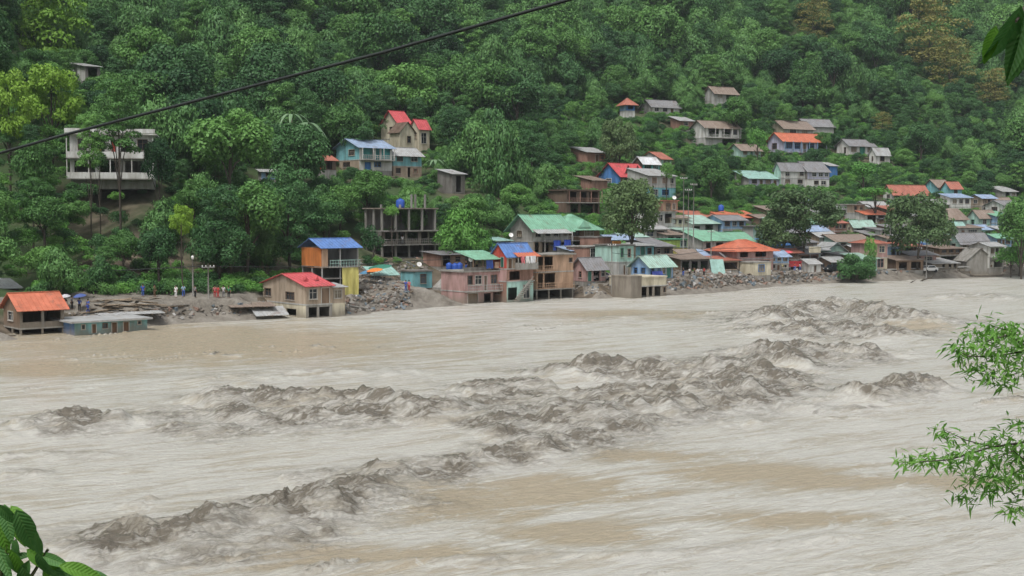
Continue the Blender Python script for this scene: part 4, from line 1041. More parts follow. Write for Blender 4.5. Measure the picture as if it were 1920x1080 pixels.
h = house('white and mint house with grey roof and brown windows', 1800, 476, 1778, 1852, 453, 437, 'gable r_grey', [(1, 'white', 'mint', 'w.1-.3@.3-.8:brown w.5-.62@.3-.8:brown w.78-.95', 'w.3-.6')], yaw=28, ov=.7)
house('concrete gabled building standing on the river wall', 1812, 517, 1806, 1864, 489, 466, 'fgable conc', [(1, 'conc', 'conc', 'd.86-.95@.1-.75:brown', '')], D=283, yaw=6, W=9, ov=.25, key='wallhouse')
house('long low shed with pale roof by the parked white car', 1748, 505, 1743, 1796, 494, 485, 'shed r_lgrey', [(1, 'mudw', 'conc', 'o.4-.5@.1-.8 o.65-.75@.1-.8 o.85-.95@.1-.9', '')], yaw=22, W=6, ov=.5)

# smaller roofs that fill the gaps of the crowded river front
h = house('grey lean-to shop with dark open front behind the crowd', 1276, 508, 1270, 1330, 486, 478, 'shed r_brown', [(1, 'dconc', 'wood', 'o.05-.3@.05-.8 o.38-.6@.05-.8 o.7-.95@.05-.8', '')], yaw=32, W=5, ov=.6)
house('low house with mossy brown roof above the collapsed roofs', 1330, 478, 1324, 1380, 462, 452, 'shed r_brown', [(1, 'tan', 'brick', 'w.1-.3 w.5-.7', '')], yaw=32, W=5, keep=0)
house('plank house with dark roof below the wide olive tree', 1470, 452, 1462, 1512, 436, 426, 'gable r_grey', [(1, 'wood', 'dconc', 'w.2-.4 d.6-.75', '')], yaw=30, W=6)
house('grey cottage half hidden behind the wide olive tree', 1536, 462, 1524, 1572, 444, 434, 'gable r_lgrey', [(1, 'greyp', 'tan', 'w.2-.4 w.6-.8', '')], yaw=30, W=6)
house('brown shack with rusty roof under the large open tree', 1690, 480, 1684, 1732, 462, 454, 'shed r_rust', [(1, 'brown', 'wood', 'o.2-.5 w.65-.85', '')], yaw=26, W=5)
house('blue roofed stall beside the large open tree', 1700, 470, 1696, 1734, 458, 450, 'shed r_blue', [(1, 'lblue', 'lblue', 'o.1-.9@.05-.8', '')], yaw=26, W=4, keep=0)
house('dim grey house behind the large open tree', 1744, 470, 1738, 1780, 450, 440, 'gable r_brown', [(1, 'greyp', 'mint', 'w.2-.4 w.6-.8', '')], yaw=26, W=6, keep=0)
house('brown timber stall below the pink corner house', 1680, 507, 1672, 1732, 488, 480, 'shed r_brown', [(1, 'wood', 'brown', 'o.1-.4@.02-.8 o.55-.9@.02-.8', '')], yaw=24, W=5, keep=0)
house('pale block house right of the lime green room', 1292, 474, 1288, 1322, 452, 446, 'flat conc', [(1, 'greyp', 'greyp', 'w.2-.4 w.6-.8', '')], yaw=32, W=5, ov=.3)
house('grey walled house beside the brick parapet room', 1148, 488, 1142, 1192, 464, 458, 'flat dconc', [(1, 'tan', 'greyp', 'w.2-.35 w.6-.75', '')], D=231, W=5, ov=.3)
house('low green shed left of the white satellite dish', 930, 470, 918, 958, 452, 446, 'shed r_teal', [(1, 'dconc', 'blue', 'o.3-.7', '')], D=232, W=4)
house('timber room with wire fenced terrace behind the scrap heap', 826, 500, 818, 872, 478, 472, 'shed r_grey', [(1, 'wood', 'brick', 'o.1-.4 w.6-.8', '')], D=216, W=5, keep=0)
# ------------------------------------------------------------------ the crowded back rows of the village
def overlap(a, b):
    w = min(a[2], b[2]) - max(a[0], b[0]); h_ = min(a[3], b[3]) - max(a[1], b[1])
    return max(0, w) * max(0, h_) / min((a[2] - a[0]) * (a[3] - a[1]), (b[2] - b[0]) * (b[3] - b[1]))
ri = random.Random(31)
RN = {'r_grey': 'grey', 'r_lgrey': 'pale grey', 'r_brown': 'brown', 'r_rust': 'rusty', 'r_green': 'green', 'r_lblue': 'light blue', 'r_lgreen': 'pale green'}
WN = {'greyp': 'grey', 'tan': 'tan', 'white': 'white', 'mint': 'mint', 'pink': 'pink', 'wood': 'timber', 'lblue': 'pale blue', 'brick': 'brick', 'conc': 'concrete', 'cream': 'cream'}
made, seen = 0, set()
for tr in range(1200):
    if made >= 74: break
    x = ri.uniform(1010, 1880); yb = ri.uniform(400, 512)
    if yb < np.interp(x, [1010, 1150, 1290, 1420, 1600, 1880], [440, 455, 425, 410, 400, 395]): continue
    k_ = np.interp(yb, [400, 510], [.85, 1.15]); w = ri.uniform(26, 52) * k_; hh = ri.uniform(13, 24) * k_; rh = ri.uniform(5, 10) * k_
    if ri.random() < .3: hh *= 1.7
    rc_ = (x, yb - hh - rh, x + w, yb)
    if any(overlap(rc_, r_) > .42 for r_ in RECT): continue
    rf, wc = ri.choice(list(RN) + ['r_grey', 'r_lgrey', 'r_brown', 'r_lgrey', 'r_grey']), ri.choice(list(WN))
    lb = None
    for near_ in sorted(LAND, key=lambda q: (q[1] - x - w / 2) ** 2 + (q[2] - yb + hh / 2) ** 2)[:5]:
        sh = near_[0]
        for w_ in (' with ', ' at ', ' on ', ' behind ', ' above ', ' beside ', ' below ', ' right of', ' left of', ' half ', ' under ', ' near ', ' standing ', ' by ', ' facing '): sh = sh.split(w_)[0]
        if 'shack' in sh: continue
        sd_ = 'left of' if x + w / 2 < near_[1] - 14 else 'right of' if x + w / 2 > near_[1] + 14 else 'above' if yb < near_[2] else 'below'
        q_ = '%s roofed %s shack %s the %s' % (RN[rf], WN[wc], sd_, sh)
        if q_ not in seen and len(q_.split()) <= 16: lb = q_; break
    if not lb: continue
    seen.add(lb)
    two = hh > 24
    ops = ri.choice(['w.1-.3 d.4-.55 w.65-.9', 'o.1-.45@.05-.85 w.6-.85', 'w.1-.4 w.55-.85', 'o.06-.94@.1-.8', 'd.1-.25 w.4-.8'])
    house(lb, x + w * .12, yb, x, x + w, yb - hh, yb - hh - rh, ri.choice(['gable ', 'shed ', 'shed ', 'gable ']) + rf, ([(.5, ri.choice(['greyp', 'conc', wc]), wc, ops, ''), (1, wc, wc, 'w.1-.3 w.42-.6 w.72-.9', 'w.35-.65')] if two else [(1, wc, ri.choice([wc, 'greyp', 'wood']), ops, 'w.35-.65')]), yaw=ri.uniform(20, 36), W=ri.uniform(4, 6.5), ov=.5, keep=0)
    made += 1
print('INFILL', made)
# ------------------------------------------------------------------ the ground, levelled where houses stand
def carve(X, Y, Z):
    Z = Z.copy()
    for h in PADS:
        ca, sa = math.cos(h['a']), math.sin(h['a'])
        lx = (X - h['P'].x) * ca + (Y - h['P'].y) * sa; ly = -(X - h['P'].x) * sa + (Y - h['P'].y) * ca
        dx = np.maximum(np.maximum(-lx, lx - h['L']), 0); dy = np.maximum(np.maximum(-ly - h.get('front', 4.0), ly - h['W'] * .5), 0)
        lim = h['P'].z - .12 + 0.55 * np.maximum(np.hypot(dx, dy) - 1.2, 0)
        Z = np.minimum(Z, lim)
    return Z
def hill_mesh():
    me = grid_mesh('hillside', Xg, Yg, Zg)
    s_ = Xg * BX + Yg * BY
    px_, py_ = to_px(Xg, Yg, Zg)
    # trodden earth of the terraces and the raw landslip below the villa
    e_ = smooth(34, 20, Tg + 6 * fbm(Xg * .05, Yg * .05, 3, 141)) * smooth(60, 75, s_) + smooth(14, 9, Tg)
    for h in PADS:
        e_ = np.maximum(e_, smooth(h['L'] * .7 + 5, h['L'] * .5, np.hypot(Xg - h['P'].x - h['L'] * .3, Yg - h['P'].y - h['L'] * .3)) * .8)
    q = at(240, 390, 185)
    e_ = np.maximum(e_, smooth(1.2, .7, np.hypot((Xg - q.x) / 8, (Yg - q.y) / 11) + .5 * fbm(Xg * .2, Yg * .2, 3, 151)))
    a_ = me.attributes.new('earth', 'FLOAT', 'POINT'); a_.data.foreach_set('value', np.clip(e_, 0, 1).astype(np.float32).ravel())
    return me

xs = np.arange(-300, 470, 2.6); ys = np.arange(10, 640, 2.6)
Xg, Yg = np.meshgrid(xs, ys)
Tg = bank_t(Xg, Yg)
Zg = ground(Xg, Yg) - 0.5 * smooth(12, 8, Tg) - 1.2 * smooth(5, 1, Tg)
Zg = carve(Xg, Yg, Zg)
hill = link('hillside', hill_mesh(), M_FLOOR); tag(hill, kind='structure')

# the eroded mud bank: a fine strip along the water's edge
def resample(P, step):
    P = np.array(P); d = np.r_[0, np.cumsum(np.hypot(*np.diff(P, axis=0).T))]
    q = np.arange(0, d[-1], step)
    return np.stack([np.interp(q, d, P[:, 0]), np.interp(q, d, P[:, 1])], 1)
bl = resample(SHORE[1:-1], 0.7)
k = np.ones(21) / 21
bs = np.stack([np.convolve(np.pad(bl[:, j], 10, 'edge'), k, 'valid') for j in (0, 1)], 1)
tn = np.gradient(bs, axis=0); tn /= np.hypot(tn[:, 0], tn[:, 1])[:, None]
nr = np.stack([-tn[:, 1], tn[:, 0]], 1)
tt = np.r_[np.arange(-4, 7, 0.45), np.arange(7, 19, 1.0)]
BXg = bs[:, 0][None, :] + nr[:, 0][None, :] * tt[:, None]
BYg = bs[:, 1][None, :] + nr[:, 1][None, :] * tt[:, None]
bt = tt[:, None] + 1.3 * fbm(BXg * 0.16, BYg * 0.16, 3, 41)
BZg = np.where(bt < 0, bt * 0.7, 0) + (2.6 + 0.5 * fbm(BXg * 0.07, BYg * 0.07, 3, 5)) * (0.35 * smooth(0, 2.5, bt) + 0.65 * smooth(2.4, 4.0, bt)) + 0.10 * np.clip(tt[:, None] - 5, 0, 15)
BZg += 0.5 * fbm(BXg * 0.45, BYg * 0.45, 4, 51) * smooth(0.3, 2, bt)
BZg -= 0.9 * smooth(15.5, 19, tt)[:, None]
BZg = carve(BXg, BYg, BZg)
mud = link('mud_bank', grid_mesh('mud_bank', BXg, BYg, BZg), M_MUD); tag(mud, kind='structure')

# ------------------------------------------------------------------ footing: where things really touch the ground
from mathutils.bvhtree import BVHTree
def bvh_of(o):
    me = o.data; v = np.empty(len(me.vertices) * 3, np.float32); me.vertices.foreach_get('co', v)
    return BVHTree.FromPolygons(v.reshape(-1, 3).tolist(), [tuple(p.vertices) for p in me.polygons])
BV = [bvh_of(hill), bvh_of(mud)]
def floor(X, Y):
    z = -9.0
    for b in BV:
        r = b.ray_cast(Vector((X, Y, 500)), Vector((0, 0, -1)))
        if r[0] is not None: z = max(z, r[0].z)
    return z
def sight(x, y):
    d = Vector(ray(x, y)).normalized(); best = None
    for b in BV:
        r = b.ray_cast(Vector((0, 0, CAMZ)), d)
        if r[0] is not None and (best is None or r[3] < best[1]): best = (r[0], r[3])
    return best[0] if best else at(x, y, 250)

# ------------------------------------------------------------------ single trees of the village and the slope
def tree_px(kind, i, xc, yt, yb, wpx, label, D=None, cat='tree', name=None, keep=True):
    """tree whose crown spans yt..yb and wpx in the view from the far bank; it stands on the ground at distance D"""
    D = D or hit(xc, yb)
    r = wpx / 2 / F * D; c = at(xc, (yt + yb) / 2, D); hh = (yb - yt) / 2 / F * D
    z = floor(c.x, c.y)
    if keep: KEEP.append((xc - wpx * .42, yt + 4, xc + wpx * .42, yb - (yb - yt) * .25, c.y + r * .5))
    half = {'tall': 1.5, 'gold': 1.5, 'bamboo': 1.0}.get(kind, .78)
    e = empty(name or ('bush' if cat == 'bush' else 'bamboo_clump' if cat == 'bamboo' else 'tree'), (c.x, c.y, z), random.uniform(0, 6.28)); tag(e, label, cat)
    o = link('crown', CR[kind][i % len(CR[kind])], None, e); o.location = (0, 0, c.z - z); o.scale = (r, r, hh / half)
    if cat == 'bamboo':
        t = link('culms', CU[i % 3], None, e); t.location = o.location; t.scale = (r, r, hh / half)
    else:
        t = link('trunk', TR[i % 4], None, e); k = max(.3, (c.z - z) / 1.3); t.location = (0, 0, c.z - z); t.scale = (min(r, 5) * .7, min(r, 5) * .7, k)
    return e
tree_px('olive', 0, 1184, 338, 452, 122, 'big round light green tree in the middle of the village', 233)
tree_px('olive', 1, 1508, 352, 440, 150, 'wide olive green spreading tree above the river front', 268)
tree_px('olive', 0, 1470, 395, 470, 110, 'low yellowish green tree behind the orange shop roof', 270)
tree_px('olive', 1, 1722, 362, 480, 136, 'large open dark olive tree with pale trunk near the parked car', 274)
tree_px('round', 1, 1918, 372, 462, 100, 'rounded mid green tree at the right edge above the river wall', 272)
tree_px('bright', 1, 1896, 458, 508, 62, 'pale leafy shrub on the river wall at the right edge', 279, 'bush')
tree_px('round', 0, 1606, 476, 532, 80, 'dense green bush at the water beside the rubble', 257, 'bush')
tree_px('bush', 2, 1632, 440, 500, 26, 'slim dark green tree in front of the mint house', 262)
tree_px('bright', 0, 862, 382, 480, 125, 'bright green bamboo thicket right of the bare concrete building', 222, 'bamboo')
tree_px('bright', 0, 905, 425, 482, 80, 'smaller bright green bamboo thicket above the green canopy', 224, 'bamboo')
tree_px('lime', 2, 96, -12, 128, 140, 'tall yellow green tree at the top left')
tree_px('lime', 0, 96, 130, 246, 120, 'yellow green tree above the white villa')
tree_px('lime', 1, 16, 142, 262, 100, 'yellow green tree at the left edge')
tree_px('lime', 1, 340, 388, 442, 52, 'small bright lime tree below the landslip', 172)
tree_px('tall', 0, 222, 150, 300, 95, 'dark slender tree standing before the white villa', 190)
tree_px('tall', 2, 168, 215, 325, 50, 'thin tree at the left corner of the white villa', 188)
tree_px('gold', 0, 1526, -8, 84, 78, 'golden flowering tree at the top of the hillside')
tree_px('gold', 1, 1742, -10, 140, 130, 'large golden green tree near the upper right corner')
tree_px('gold', 0, 1782, 70, 180, 100, 'golden tinged tree below the large golden one')
tree_px('gold', 1, 1866, 128, 200, 76, 'golden green tree beside the overhanging leaves')
tree_px('gold', 0, 1655, 210, 250, 42, 'small golden bush above the white bungalow', None, 'bush')
tree_px('olive', 1, 1160, 222, 312, 80, 'olive tree left of the red dormer roof', 330)
tree_px('bamboo', 2, 940, 190, 400, 130, 'tall bamboo clump above the wide green roof', 268, 'bamboo')
tree_px('bright', 1, 1420, 235, 292, 44, 'round bright bush beside the lilac house', 362, 'bush')
tree_px('bright', 1, 1618, 300, 345, 60, 'round bright bush below the white bungalow', 345, 'bush')
tree_px('bright', 1, 1640, 350, 372, 80, 'low bright green hedge left of the rust red roof', 320, 'bush')
tree_px('round', 3, 430, 205, 330, 170, 'great drooping tree left of the blue roofed houses', 216)
tree_px('round', 4, 560, 235, 345, 120, 'dark rounded tree beside the pale blue hut', 232)
tree_px('bush', 0, 1912, 462, 512, 64, 'dark bush under the tree at the right edge', 283, 'bush')
tree_px('bush', 3, 700, 420, 484, 50, 'bush growing over the left side of the bare concrete building', 214, 'bush')
tree_px('bright', 1, 735, 385, 412, 34, 'creeper hanging on the bare concrete building', 221, 'bush', keep=False)
tree_px('bush', 1, 1250, 300, 345, 30, 'dark bush right of the white sheet roof', 300, 'bush')
tree_px('round', 2, 296, 262, 348, 66, 'leafy tree covering the right end of the white villa', 194)
tree_px('bush', 0, 186, 280, 330, 36, 'bush before the left bays of the white villa', 195, 'bush')
tree_px('round', 5, 60, 262, 350, 80, 'leafy tree left of the white villa', 192)
# banana plant with long hanging leaves
def frond(mb, base, d, ln, wd, droop):
    prev = None
    for i in range(7):
        f = i / 6; p = base + d * (ln * f) + Vector((0, 0, ln * (.55 * f - droop * f * f)))
        s = Vector((-d.y, d.x, 0)).normalized() * wd * math.sin(math.pi * min(1, f * .9 + .08))
        cur = (p - s - Vector((0, 0, wd * .35 * f)), p, p + s - Vector((0, 0, wd * .35 * f)))
        if prev: mb.quad(prev[0], prev[1], cur[1], cur[0]); mb.quad(prev[1], prev[2], cur[2], cur[1])
        prev = cur
M_BAN = leafmat('leaf_banana', (0.10, 0.20, 0.09), (0.22, 0.34, 0.18), .2, .35)
for j, (bx_, by_, ln, lb) in enumerate([(572, 232, 5.2, 'big banana plant with grey green hanging leaves'), (545, 215, 3.6, 'smaller banana plant beside the big banana plant'), (815, 300, 3.0, 'banana plant right of the turquoise two storey house')]):
    p = at(bx_, by_, 245 if j < 2 else 272); e = empty('banana_plant', (p.x, p.y, p.z - 4)); tag(e, lb, 'banana plant')
    MB().tube([(0, 0, -2), (.1, 0, 2), (.15, .1, 4.1)], [.3, .24, .14], 7).build('stem', pm('tan'), e, True)
    for q in range(9):
        a = q * 2.4; mb = MB(); frond(mb, Vector((.12, .08, 3.9)), Vector((math.cos(a), math.sin(a), 0)), ln * random.uniform(.7, 1.05), ln * .10, random.uniform(.9, 1.35)); mb.build('leaf', M_BAN, e)

# ------------------------------------------------------------------ poles and wires
M_WIRE = mat('wire_black', (0.03, 0.035, 0.035), .6, .1)
M_POLE = mat('pole_concrete', (0.26, 0.255, 0.24), .85, .2)
M_WHITE = mat('white_enamel', (0.8, 0.8, 0.79), .4, .08)
def pole(x, yb, yt, D, label, arm=True, lamp=False):
    p = at(x, yb, D); t = at(x, yt, D); hh = t.z - p.z; z = floor(p.x, p.y)
    e = empty('street_lamp' if lamp else 'utility_pole', p, 0.6); tag(e, label, 'street lamp' if lamp else 'pole')
    MB().tube([(0, 0, min(-1.0, z - p.z - .5)), (0, 0, hh * .5), (0, 0, hh)], [.12, .10, .07], 8).build('post', M_POLE, e, True)
    if arm:
        MB().box(-.9, .9, -.06, .06, hh - .55, hh - .43).build('crossarm', M_STEEL, e)
        for u in (-.8, -.3, .3, .8): MB().lathe([(.05, 0), (.07, .08), (.04, .2)], 6, (u, 0, hh - .43)).build('insulator', M_WHITE, e)
    if lamp: MB().lathe([(.05, -.35), (.14, -.24), (.21, -.06), (.18, .1), (.07, .2)], 10, (0, 0, hh)).build('lamp_globe', M_WHITE, e)
    return Vector((p.x, p.y, p.z + hh - .3))
tops = [pole(391, 560, 494, sight(391, 560).y + 1, 'slim utility pole standing on the mud bank at left'),
        pole(1147, 521, 455, 214, 'utility pole beside the pale pink cottage')]
pole(1281, 470, 330, 252, 'tall left hand pole of the cluster above the river front')
pole(1290, 472, 352, 250, 'middle pole of the cluster above the river front')
pole(1300, 474, 342, 254, 'tall right hand pole of the cluster above the river front')
pole(1737, 505, 440, 271, 'thin pale pole behind the parked white car', arm=False)
pole(362, 557, 482, sight(362, 557).y + 1.5, 'street lamp with white globe before the dark trees', arm=False, lamp=True)
pole(1333, 492, 430, 244, 'short dark pole before the long green roof')
def wire(name, pts, r, label, cat, sag=0):
    P = []
    for a, b in zip(pts[:-1], pts[1:]):
        for i in range(16):
            f = i / 16; p = Vector(a).lerp(Vector(b), f); p.z -= sag * 4 * f * (1 - f); P.append(p)
    P.append(Vector(pts[-1]))
    o = MB().tube(P, r, 6).build(name, M_WIRE, None, True); tag(o, label, cat); return o
wire('cable', [at(-420, 388, 30), at(-60, 304, 28), at(120, 253, 27), at(480, 160, 25), at(720, 98, 23.6), at(1065, 0, 22), at(1500, -136, 20)], .031, 'thick black cable crossing the upper left of the view', 'cable')
a0 = at(-260, 511, 168)
wire('wire', [a0, tops[0] - Vector((.3, 0, 0)), at(760, 489, 206), tops[1] - Vector((.3, 0, 0)), at(1480, 462, 262)], .05, 'thin wire strung low along the whole river bank', 'wire', .5)
wire('wire', [at(1147, 474, 214), at(1330, 468, 244), at(1600, 456, 268), at(1990, 440, 290)], .045, 'thin wire crossing in front of the right hand village', 'wire', .8)

# ------------------------------------------------------------------ rooftop things
M_BLUEP = mat('blue_plastic', (0.035, 0.10, 0.42), .4, .12)
M_BLACKP = mat('black_plastic', (0.02, 0.02, 0.022), .45, .1)
def tank(p, r, hh, m, label):
    e = empty('water_tank', p); tag(e, label, 'water tank')
    MB().lathe([(r, 0), (r * 1.03, hh * .25), (r, hh * .3), (r * 1.03, hh * .55), (r, hh * .6), (r, hh * .82), (r * .5, hh * .97)], 14).build('drum', m, e, True)
    MB().lathe([(r * .32, hh * .96), (r * .34, hh * 1.05), (r * .1, hh * 1.07)], 10).build('lid', m, e)
h = HOUSE['frame']; tank(loc(h, h['L'] * .42, 1.4, h['H'] + .22), .75, 1.6, M_BLUEP, 'blue water tank on top of the bare concrete building')
h = HOUSE['laundry']; tank(loc(h, h['L'] * .8, h['W'] * 1.2, h['H'] * .72), .5, 1.1, M_BLUEP, 'blue water tank behind the orange porch roof')
for j, (x, y) in enumerate([(842, 506), (853, 507), (862, 506)]):
    p = at(x, y, 214); tank(Vector((p.x, p.y, p.z)), .5, 1.2, M_BLUEP, ['left blue drum of three on the stone wall', 'middle blue drum of three on the stone wall', 'right blue drum of three on the stone wall'][j])
tank(at(1352, 396, 262), .55, 1.3, M_BLUEP, 'blue water tank between the rust and orange roofs')
def dish(x, y, D, label, drop=None):
    p = at(x, y, D); e = empty('satellite_dish', p, .7); tag(e, label, 'satellite dish')
    d = MB(); n = 12
    for i in range(n):
        a, b = 6.2832 * i / n, 6.2832 * (i + 1) / n
        d.tri((0, 0, 0), (.42 * math.cos(a), -.14, .42 * math.sin(a)), (.42 * math.cos(b), -.14, .42 * math.sin(b)))
    q = d.build('reflector', M_WHITE, e, True); q.rotation_euler = (-.5, 0, -.5)
    MB().tube([(0, 0, -(drop or 1.2)), (0, .02, 0)], .035, 6).build('mast', M_STEEL, e)
    MB().bar((0, 0, 0), (0, -.35, .05), .03).build('feed_arm', M_STEEL, e)
dish(786, 496, 207, 'white satellite dish on the tiny turquoise hut', 1.6)
dish(883, 487, 200, 'white satellite dish on the pink house terrace', 2.0)
dish(958, 441, 233, 'white satellite dish left of the wide green roof', 3.4)
dish(1264, 371, 256, 'white satellite dish on the orange brick house', 1.4)
def cloth(p, w, hh, yaw, rgb, nm, label, name='hanging_cloth', cat='cloth'):
    """sheet of cloth or plastic hanging in folds from its top edge"""
    X, Z = np.meshgrid(np.linspace(0, 1, 12), np.linspace(0, 1, 8))
    s = random.random() * 9
    Yd = .12 * np.sin(X * 14 + s) * (1 - Z * .5) + .06 * np.sin(Z * 5 + X * 6 + s)
    me = grid_mesh(name, X * w, Yd, (Z - 1) * hh + .05 * np.sin(X * 9 + s) * (1 - Z))
    o = link(name, me, mat('cloth_' + nm, rgb, .8, .15, 1.2)); o.location = p; o.rotation_euler = (0, 0, yaw); tag(o, label, cat)
h = HOUSE['laundry']
for j, (u, w, c, nm, lb) in enumerate([(.38, .5, (.65, .2, .22), 'pink', 'pink garment drying on the laundry balcony'), (.55, .6, (.75, .75, .74), 'white', 'white sheet drying at the left of the laundry balcony'), (.75, .7, (.72, .73, .76), 'pale', 'pale sheet drying at the right of the laundry balcony')]):
    cloth(loc(h, h['L'] * u, -.95, h['H'] * .72 + 2.0), w * 1.5, 1.2, h['a'], c, nm, lb)
h = HOUSE['greenroof']
cloth(loc(h, h['L'] * .42, -1.5, h['H'] * .55 + .2), 1.7, 1.9, h['a'], (.05, .10, .46), 'blue', 'left of two blue sheets under the white columns')
cloth(loc(h, h['L'] * .72, -1.5, h['H'] * .55 + .25), 1.6, 1.8, h['a'], (.06, .11, .50), 'blue', 'right of two blue sheets under the white columns')
h = HOUSE['bluetop']
cloth(loc(h, h['L'] * .52, -.35, h['H'] * .60 - .1), h['L'] * .44, h['H'] * .58, h['a'], (.66, .60, .20), 'yellow', 'long yellow plastic sheet hanging under the blue roofed frame house', 'plastic_sheet', 'sheet')
h = HOUSE['bluegreen']
cloth(loc(h, h['L'] * .05, -.4, 1.3), 2.6, .9, h['a'], (.10, .14, .55), 'royal', 'royal blue cloth on the railing of the blue house')
h = HOUSE['pink2']
cloth(loc(h, h['L'] * .55, -.1, h['H'] + 1.8), 1.3, 1.3, h['a'], (.06, .12, .42), 'navy', 'dark blue cloth under the green canopy')
cloth(loc(h, h['L'] * .78, -.1, h['H'] + 1.5), .9, 1.0, h['a'], (.6, .4, .3), 'salmon', 'salmon cloth under the green canopy')
p = at(1148, 452, 236); cloth(p, 1.9, 1.2, .5, (.7, .3, .08), 'flame', 'orange cloth before the village tree')
p = at(1160, 458, 235); cloth(p, 1.3, .8, .5, (.05, .1, .5), 'blue', 'small blue cloth before the village tree')

# ------------------------------------------------------------------ people
def skinned(name, pts, edges, rad, sub=1):
    me = bpy.data.meshes.new(name + '_cage'); me.from_pydata([Vector(p) for p in pts], edges, [])
    o = bpy.data.objects.new(name + '_cage', me); COL.objects.link(o)
    md = o.modifiers.new('skin', 'SKIN'); md.use_smooth_shade = True
    for i, r in enumerate(rad):
        r = r if isinstance(r, tuple) else (r, r); me.skin_vertices[0].data[i].radius = r
        me.skin_vertices[0].data[i].use_root = (i == 0)
    if sub: s_ = o.modifiers.new('sub', 'SUBSURF'); s_.levels = sub; s_.render_levels = sub
    dg = bpy.context.evaluated_depsgraph_get(); dg.update()
    r = bpy.data.meshes.new_from_object(o.evaluated_get(dg)); r.name = name
    bpy.data.objects.remove(o); bpy.data.meshes.remove(me)
    return r
def pose(k):
    """standing figure 1.66 m: joints for three stances"""
    lx = (.09, .10, .08)[k]; st = (0, .12, -.05)[k]
    elL, haL = [((.25, .02, 1.08), (.27, -.06, .82)), ((.27, -.03, 1.10), (.16, -.24, 1.10)), ((.26, .05, 1.08), (.22, -.12, .86))][k]
    elR, haR = [((-.25, .02, 1.08), (-.27, -.05, .82)), ((-.25, .04, 1.08), (-.28, .0, .82)), ((-.28, -.10, 1.20), (-.14, -.22, 1.38))][k]
    P = dict(pel=(0, 0, .86), wst=(0, 0, 1.02), chs=(0, .01, 1.24), nck=(0, .01, 1.40), hd0=(0, -.01, 1.49), hd1=(0, -.015, 1.60),
             hpL=(lx, 0, .82), knL=(lx + .01, -.02 - st * .5, .46), anL=(lx + .01, st, .07), toL=(lx + .02, st - .16, .035),
             hpR=(-lx, 0, .82), knR=(-lx - .01, -.02 + st * .5, .46), anR=(-lx - .01, -st, .07), toR=(-lx - .02, -st - .16, .035),
             shL=(.17, .01, 1.35), elL=elL, haL=haL, fgL=(haL[0], haL[1] - .03, haL[2] - .10), shR=(-.17, .01, 1.35), elR=elR, haR=haR, fgR=(haR[0], haR[1] - .03, haR[2] - .10))
    if k == 2: P['fgR'] = (haR[0] + .02, haR[1], haR[2] + .10)
    return P
RB = dict(pel=(.13, .10), wst=(.115, .085), chs=(.14, .10), nck=.05, hd0=(.07, .085), hd1=(.075, .09), hpL=.085, knL=.055, anL=.04, toL=.035, hpR=.085, knR=.055, anR=.04, toR=.035, shL=.055, elL=.04, haL=.03, fgL=.022, shR=.055, elR=.04, haR=.03, fgR=.022)
EB = [('pel', 'wst'), ('wst', 'chs'), ('chs', 'nck'), ('nck', 'hd0'), ('hd0', 'hd1'), ('pel', 'hpL'), ('hpL', 'knL'), ('knL', 'anL'), ('anL', 'toL'), ('pel', 'hpR'), ('hpR', 'knR'), ('knR', 'anR'), ('anR', 'toR'), ('chs', 'shL'), ('shL', 'elL'), ('elL', 'haL'), ('haL', 'fgL'), ('chs', 'shR'), ('shR', 'elR'), ('elR', 'haR'), ('haR', 'fgR')]
def figure(k, keys, grow, name):
    P = pose(k); ks = list(keys)
    ed = [(ks.index(a), ks.index(b)) for a, b in EB if a in ks and b in ks]
    rr = []
    for q in ks:
        r = RB[q]; rr.append(tuple(v + grow for v in r) if isinstance(r, tuple) else r + grow)
    return skinned(name, [P[q] for q in ks], ed, rr)
POSE = []
for k in range(3):
    body = figure(k, RB.keys(), 0, 'body')
    shirt = figure(k, ('chs', 'wst', 'pel', 'shL', 'elL', 'shR', 'elR'), .018, 'shirt')
    trou = figure(k, ('pel', 'hpL', 'knL', 'anL', 'hpR', 'knR', 'anR'), .016, 'trousers')
    hair = MB().lathe([(.02, .125), (.075, .10), (.105, .04), (.10, -.03), (.085, -.06)], 10, (0, .02, 1.58)).mesh('hair', True)
    POSE.append((body, shirt, trou, hair))
M_SKIN = mat('skin_brown', (.26, .14, .09), .6, .08); M_HAIR = mat('hair_black', (.012, .011, .01), .5, .1)
CLOTH = dict(red=(.5, .06, .06), white=(.68, .68, .66), blue=(.06, .12, .38), navy=(.03, .04, .1), black=(.02, .02, .022), grey=(.25, .25, .26), green=(.06, .22, .12), pink=(.6, .16, .28), yellow=(.6, .45, .08), brown=(.16, .1, .06), olive=(.16, .16, .08), sky=(.3, .45, .6))
def person(x, y, top, bot, k, yaw, label, p=None):
    p = p or sight(x, y)
    e = empty('person', p, yaw); tag(e, label, 'person', None)
    b, s, t, hr = POSE[k]
    for nm, me, m in (('body', b, M_SKIN), ('shirt', s, mat('cloth_' + top, CLOTH[top], .9, .15, 2)), ('trousers', t, mat('cloth_' + bot, CLOTH[bot], .9, .15, 2)), ('hair', hr, M_HAIR)):
        o = bpy.data.objects.new(nm, me); COL.objects.link(o); o.parent = e
        if not me.materials: me.materials.append(None)
        o.material_slots[0].link = 'OBJECT'; o.material_slots[0].material = m
    return e
